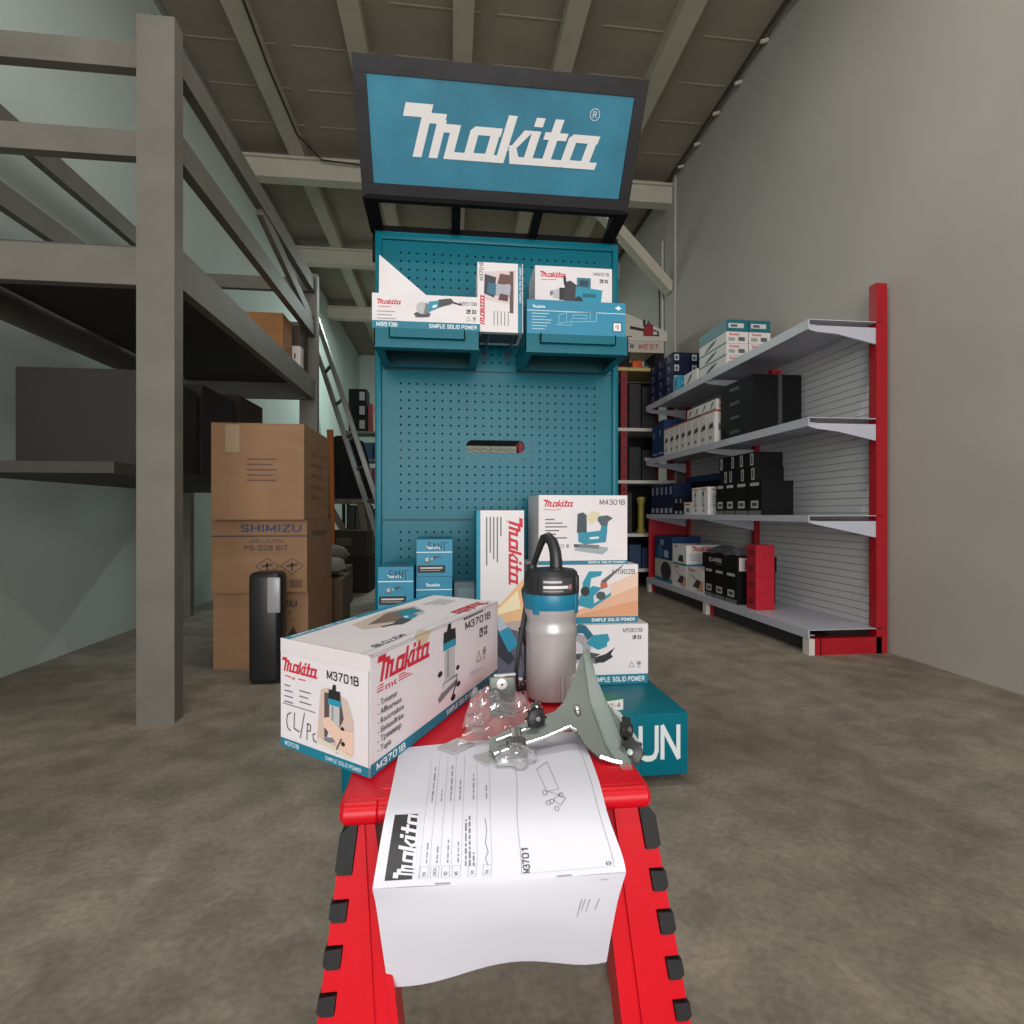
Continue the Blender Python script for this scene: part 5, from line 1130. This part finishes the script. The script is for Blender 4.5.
# cartons in front of the rack
def carton_text(b, rows, c='#39334a'):
    for (t, x, y, h_, w_, col) in rows: b.text(b.front, t, x*b.w, y*b.h, h_*b.h, col, 2, w=w_*b.w, bold=.01)
XC = -.66
def cbox(z, h, w, d, y, lab, fn, x=XC, rot=0): 
    b = Carton(w, d, h, CB); fn(b); b.rect(b.top, 0, b.d*.48, b.w, b.d*.5, '#7a5636'); b.rect(b.front, b.w*.0, b.h*.985, b.w, b.h, '#8a6540'); return put(b, 'cardboard_carton', lab, 'carton', (x-w/2, y+d/2, z), rot, 'brown cartons stacked by the left rack')
def f_bottom(b):
    b.text(b.front, 'SHIMIZU', b.w*.40, b.h*.80, b.h*.085, '#3a3340', 2, w=b.w*.48, bold=.015); b.text(b.front, 'PS-228 BIT', b.w*.40, b.h*.68, b.h*.06, '#3a3340', 2, w=b.w*.42); b.rect(b.front, b.w*.5, b.h*.62, b.w*.93, b.h*.625, '#3a3340')
    for x in (.62, .84): b.poly(b.front, [(b.w*(x-.06), b.h*.42), (b.w*(x+.06), b.h*.42), (b.w*x, b.h*.54)], '#3a2c2a')
    b.rect(b.front, b.w*.5, b.h*.1, b.w*.64, b.h*.22, '#5a4030')
def f_mid(b):
    b.text(b.front, 'SHIMIZU', b.w*.30, b.h*.83, b.h*.105, '#2f3560', 2, w=b.w*.64, bold=.02); b.rect(b.front, 0, b.h*.765, b.w, b.h*.785, '#3a3340')
    b.text(b.front, 'AIR LISTRIK', b.w*.40, b.h*.68, b.h*.05, '#3a3340', 2, w=b.w*.36); b.text(b.front, 'PS-228 BIT', b.w*.34, b.h*.58, b.h*.07, '#3a3340', 2, w=b.w*.46, bold=.015)
    for x in (.58, .84):
        b.stroke(b.front, [(b.w*(x-.12), b.h*.36), (b.w*x, b.h*.47), (b.w*(x+.12), b.h*.36), (b.w*x, b.h*.25), (b.w*(x-.12), b.h*.36)], .004, '#4a3a34')
        b.stroke(b.front, [(b.w*(x-.05), b.h*.36), (b.w*(x+.05), b.h*.38)], .012, '#4a3a34'); b.stroke(b.front, [(b.w*x, b.h*.30), (b.w*x, b.h*.41)], .008, '#4a3a34')
    for x in (.5, .82): b.rect(b.front, b.w*x, b.h*.06, b.w*(x+.13), b.h*.17, '#6a4c38')
    b.rect(b.right, b.d*.2, b.h*.75, b.d*.8, b.h*.83, '#6a4a38')
def f_top(b):
    for k in range(5): b.rect(b.front, b.w*.38, b.h*(.62-.055*k), b.w*(.70-.04*(k % 2)), b.h*(.635-.055*k), '#5a4030')
    b.rect(b.front, b.w*.2, b.h*.1, b.w*.6, b.h*.4, '#8f6a48'); b.rect(b.front, b.w*.15, b.h*.7, b.w*.3, b.h*.99, '#9c8468', 1)
    for k in range(5): b.rect(b.right, b.d*.25, b.h*(.70-.12*k), b.d*.75, b.h*(.74-.12*k), '#7a5438')
cbox(.0008, .352, .42, .52, 2.62, 'brown SHIMIZU carton on the floor, lowest of the stack by the left rack', f_bottom)
cbox(.354, .335, .42, .52, 2.60, 'brown SHIMIZU pump carton in the middle of the stack by the left rack', f_mid)
cbox(.690, .435, .40, .50, 2.55, 'tall brown carton on top of the stack by the left rack', f_top, x=XC+.0)
# dark wrapped item in the lower left corner
p = atY(279, 575, 2.3); e_ = MB()
e_.rbox((-.10, -.06, 0), (.03, .06, .47), mat('#1d1c1e', .35), .025, 3); e_.rbox((-.02, -.065, .30), (.032, -.05, .45), mat('#9a9a9c', .25), .006, 2)
o = e_.build('black_wrapped_pack', None, (p.x-.045, 2.42, .0008)); tag(o, 'black pack in shiny wrap standing left of the cartons', 'package')
# floor cartons behind the stack
def plain_dark(b): b.rect(b.front, b.w*.2, b.h*.3, b.w*.7, b.h*.6, '#3a2a20')
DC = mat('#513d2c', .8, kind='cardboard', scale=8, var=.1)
for k, (x, y, w, h, d) in enumerate(((-.84, 3.45, .40, .33, .4), (-.98, 4.34, .40, .30, .4))):
    b = Carton(w, d, h, DC); plain_dark(b); put(b, 'cardboard_carton', 'shadowed brown carton, %s behind the SHIMIZU stack on the floor' % ['directly', 'second'][k], 'carton', (x, y, .0008), math.radians(4), 'brown cartons on the floor behind the stack')
for k, (x, y, w, d, h) in enumerate(((-.93, 5.14, .42, .30, .34), (-.91, 5.13, .34, .26, .22))):  # crates added to darken the floor area beyond the cartons
    b = Carton(w, d, h, mat(['#2b2622', '#3a342e'][k], .8, spec=.2)); b.rect(b.front, b.w*.2, b.h*.4, b.w*.6, b.h*.7, '#4d463e')
    put(b, 'added_dark_crate', ['added dark crate on the floor beyond the two shadowed cartons', 'smaller added dark crate on top of the one beyond the cartons'][k], 'crate', (x, y, .0008 if k == 0 else .3418), math.radians(-3), 'added dark crates on the floor')
# sacks
def sack(lab, x, y, z, w, d, h, m, seed):
    r = random.Random(seed); q = MB(); V = []; n, mm = 16, 10
    for i in range(mm+1):
        t = -PI/2+PI*i/mm
        for j in range(n):
            a = 2*PI*j/n; c, s_ = math.cos(a), math.sin(a); k = math.cos(t)**.5 if math.cos(t) > 0 else 0
            V.append(((abs(c)**.7)*math.copysign(1, c)*w/2*k*(1+r.uniform(-.05, .05)), (abs(s_)**.7)*math.copysign(1, s_)*d/2*k*(1+r.uniform(-.05, .05)), h/2+math.sin(t)*h/2*(1+.06*math.sin(3*a+seed))))
    z0 = min(v[2] for v in V); V = [(a, b_, c-z0) for a, b_, c in V]
    q.add(V, [(i*n+j, i*n+(j+1) % n, (i+1)*n+(j+1) % n, (i+1)*n+j) for i in range(mm) for j in range(n)], m, True)
    o = q.build('filled_sack', None, (x, y, z)); tag(o, lab, 'sack')
SK = mat('#7d7a75', .8, kind='cloth', scale=14, var=.15)
sack('pale filled sack lying on the nearer dark carton behind the stack', -.82, 3.45, .333, .34, .36, .11, SK, 2)
sack('grey filled sack on the farther floor carton', -.96, 4.34, .303, .34, .36, .16, mat('#68645e', .8, kind='cloth', scale=14, var=.15), 4)
# work table with jacket behind
tb = empty('wooden_trestle', (-1.09, 5.8, 0), label='pale wooden trestle under the black jacket by the left wall', cat='trestle')
WD = mat('#6d6252', .7, kind='wood', scale=12, var=.15)
q = MB(); q.box((-.35, -.3, .82), (.32, .3, .86), WD); q.build('top', tb)
for sx in (-1, 1):
    for sy in (-.25, .25): q = MB(); q.bar((sx*.2, sy, .82), (sx*.32, sy, 0), .06, .05, WD); q.build('leg', tb)
q = MB(); q.bar((-.1, -.28, .80), (.26, -.28, .15), .06, .03, WD, up=(0, 1, 0)); q.build('brace', tb)
q = MB(); V = []; n = 24; mm = 12
for i in range(mm+1):
    z = i/mm*.66; r0 = .26-.10*(i/mm)**1.5
    for j in range(n):
        a = 2*PI*j/n; r = r0*(1+.10*math.sin(5*a+z*4)+.05*math.sin(9*a)); 
        if i == mm: r *= .45
        V.append((r*math.cos(a)*1.05, r*math.sin(a)*.55, z))
q.add(V, [(i*n+j, i*n+(j+1) % n, (i+1)*n+(j+1) % n, (i+1)*n+j) for i in range(mm) for j in range(n)]+[tuple(range(n))[::-1], tuple(mm*n+j for j in range(n))], mat('#0e0e12', .9), True)
o = q.build('black_jacket', None, (-1.09, 5.78, .861)); tag(o, 'black jacket draped in a heap on the trestle behind the cartons', 'jacket')
# ladder
ld = empty('metal_ladder', (-1.3, 4.6, 0), label='dark metal ladder leaning beside the grey rack on the left', cat='ladder')
lo = -Vector(ld.location); AL = mat('#6a6a68', .3, .7, kind='brushed', scale=10, var=.1)
Yl = 4.6
A1, A2 = atY(318, 322, Yl), atY(361, 452, Yl); B1, B2 = atY(313, 338, Yl+.12), atY(352, 458, Yl+.12)
def ex(a, c, z): t = (z-a.z)/(c.z-a.z); return a+(c-a)*t
ra_, rb_ = (ex(A1, A2, 2.5), ex(A1, A2, .0)), (ex(B1, B2, 2.45), ex(B1, B2, .0))
for a, c in (ra_, rb_):
    q = MB(); q.bar(a, c, .035, .07, AL, up=(0, 1, 0)); o = q.build('side_rail', ld); o.location = lo
for k in range(1, 9):
    t = k/9; q = MB(); q.tube([ra_[0].lerp(ra_[1], t), rb_[0].lerp(rb_[1], t)], .015, AL, 8); o = q.build('rung', ld); o.location = lo
# orange handled tool leaning near the rack end
q = MB(); a = atY(322, 420, 4.6); q.tube([(a.x, 4.9, 1.45), (a.x+.01, 4.9, 1.2), (a.x+.03, 4.9, .02)], [.03, .025, .015], mat('#b5662a', .6), 8)
tag(q.build('orange_broom_handle'), 'orange handle standing upright beside the rack end', 'broom')

# ---- far left shelves
FY = 8.0
fx0, fx1 = atY(342, 430, FY).x, atY(400, 430, FY).x
fs = empty('far_shelves', (fx0, FY, 0), label='dim grey shelves at the far left of the shop', cat='shelving')
fo = -Vector(fs.location)
fz = [atY(360, y_, FY).z for y_ in (431, 459, 494, 530)]
for z in fz: q = MB(); q.box((fx0, FY, z-.03), (fx1, FY+.4, z), mat('#6f6d68', .6)); o = q.build('shelf', fs); o.location = fo
for x in (fx0, fx1-.04):
    for yy in (FY, FY+.36): q = MB(); q.box((x, yy, 0), (x+.04, yy+.04, fz[0]), mat('#6a3a38', .6) if x > fx0 else DK); o = q.build('post', fs); o.location = fo
for r in range(3):
    def dk2(b): b.rect(b.front, b.w*.6, b.h*.2, b.w*.9, b.h*.8, '#8f9398')
    a, c = atY(348, 431, FY), atY(366, 431, FY); b = Carton(c.x-a.x, .3, .205, BLKC); dk2(b)
    put(b, 'black_case_box', 'black box with grey label, %s of the column on the far shelves' % ['lowest', 'middle', 'topmost'][r], 'box', ((a.x+c.x)/2, FY+.2, fz[0]+.001+r*.206), 0, 'black boxes on the far shelves')
for k in range(3):
    a, c = atY(367+k*5, 431, FY), atY(371.5+k*5, 431, FY); b = Carton(c.x-a.x, .2, [.42, .25, .3][k], mat(['#7a2f34', '#b9a48c', '#5d2a2c'][k], .6))
    put(b, 'far_small_box', '%s on the top of the far shelves beside the black column' % ['dark red upright box', 'pale upright box', 'maroon upright box'][k], 'box', ((a.x+c.x)/2, FY+.2, fz[0]+.001), 0)
for k in range(4):
    a, c = atY(346+k*9, 440, FY), atY(354+k*9, 459, FY); b = Carton(c.x-a.x, .3, a.z-fz[1]-.03, mat(['#26323c', '#1c2f48', '#28506e', '#1b2a44'][k], .6))
    put(b, 'far_blue_box', '%s dark blue box on the second far shelf' % ['first', 'second', 'third', 'fourth'][k], 'box', ((a.x+c.x)/2, FY+.2, fz[1]+.001), 0, 'dark blue boxes on the far shelves')
for k in range(5):
    for r in range(2):
        a, c = atY(354+k*6, 470, FY), atY(359.3+k*6, 470, FY); b = Carton(c.x-a.x, .3, .19, mat(['#4a403c', '#6a5a52', '#9a948e', '#8a2f34', '#a09890'][k], .6)); b.rect(b.front, b.w*.1, b.h*.4, b.w*.9, b.h*.6, ['#6a5a52', '#8a2f34'][r])
        put(b, 'far_paint_box', '%s %s box on the third far shelf' % (['first', 'second', 'third', 'fourth', 'fifth'][k], ['lower', 'upper'][r]), 'box', ((a.x+c.x)/2, FY+.2, fz[2]+.001+r*.191), 0, 'red and white boxes on the far shelves')
for k in range(4):
    a, c = atY(347+k*8, 470, FY), atY(354+k*8, 470, FY); b = Carton(c.x-a.x, .3, .36-.05*(k % 2), mat(['#3a3735', '#4a4643', '#2f2c2e', '#3d3a38'][k], .7))
    put(b, 'far_dark_box', '%s shadowed box on the lowest far shelf' % ['first', 'second', 'third', 'fourth'][k], 'box', ((a.x+c.x)/2, FY+.2, fz[3]+.001), 0, 'dark boxes on the lowest far shelf')
# added fill lamp hidden behind the stand sign, brightening the rear walls
tl = empty('ceiling_tube_lamp', (-.3, 8.0, ZC-.33), label='added unseen fill lamp in the rear of the shop', cat='lamp')
q = MB(); q.box((-.6, -.04, .17), (.6, .04, .215), mat('#d8d8d4', .5)); q.build('fitting', tl)
em = bpy.data.materials.new('lamp_tube'); em.use_nodes = True; em.node_tree.nodes['Principled BSDF'].inputs['Emission Color'].default_value = (.85, 1, .95, 1); em.node_tree.nodes['Principled BSDF'].inputs['Emission Strength'].default_value = 6
q = MB(); q.tube([(-.58, 0, .14), (.58, 0, .14)], .016, em, 10); q.build('tube', tl)

# ================================================================== LIGHT AND CAMERA
def area(name, loc, size, sy, power, col, rot):
    L = bpy.data.lights.new(name, 'AREA'); L.shape = 'RECTANGLE'; L.size = size; L.size_y = sy; L.energy = power; L.color = col
    o = bpy.data.objects.new(name, L); COL.objects.link(o); o.location = loc; o.rotation_euler = rot; return o
# daylight falling in through the open shop front behind the camera
area('daylight_shop_front', (.15, -4.6, 1.55), 4.0, 2.9, 420, (1, .97, .95), (math.radians(90), 0, 0))
for i, ly in enumerate((-1.5, 1.6)): area('fill_light', (.15, ly, ZC-.25), 2.4, .15, 55, (1, .97, .92), (0, 0, 0))  # unseen overhead fills added to lift the floor and walls
# rear fill light, added to brighten the back walls
area('fill_light', (-.3, 8.0, ZC-.36), 1.2, .1, 130, (.85, 1, .95), (0, 0, 0))
W = bpy.data.worlds.new('overcast'); SC.world = W; W.use_nodes = True
W.node_tree.nodes['Background'].inputs[0].default_value = (.82, .88, 1, 1); W.node_tree.nodes['Background'].inputs[1].default_value = .6
cam = bpy.data.cameras.new('camera'); co = bpy.data.objects.new('camera', cam); COL.objects.link(co)
cam.sensor_width = 36; cam.lens = 36*F/1024; cam.clip_start = .02; cam.clip_end = 100; cam.shift_y = 1/1024
co.location = CAM; co.rotation_euler = (PI/2, 0, -PSI); SC.camera = co
SC.view_settings.view_transform = 'Standard'; SC.view_settings.look = 'None'; SC.view_settings.gamma = 1; SC.view_settings.exposure = -0.72
SC.view_settings.use_curve_mapping = False
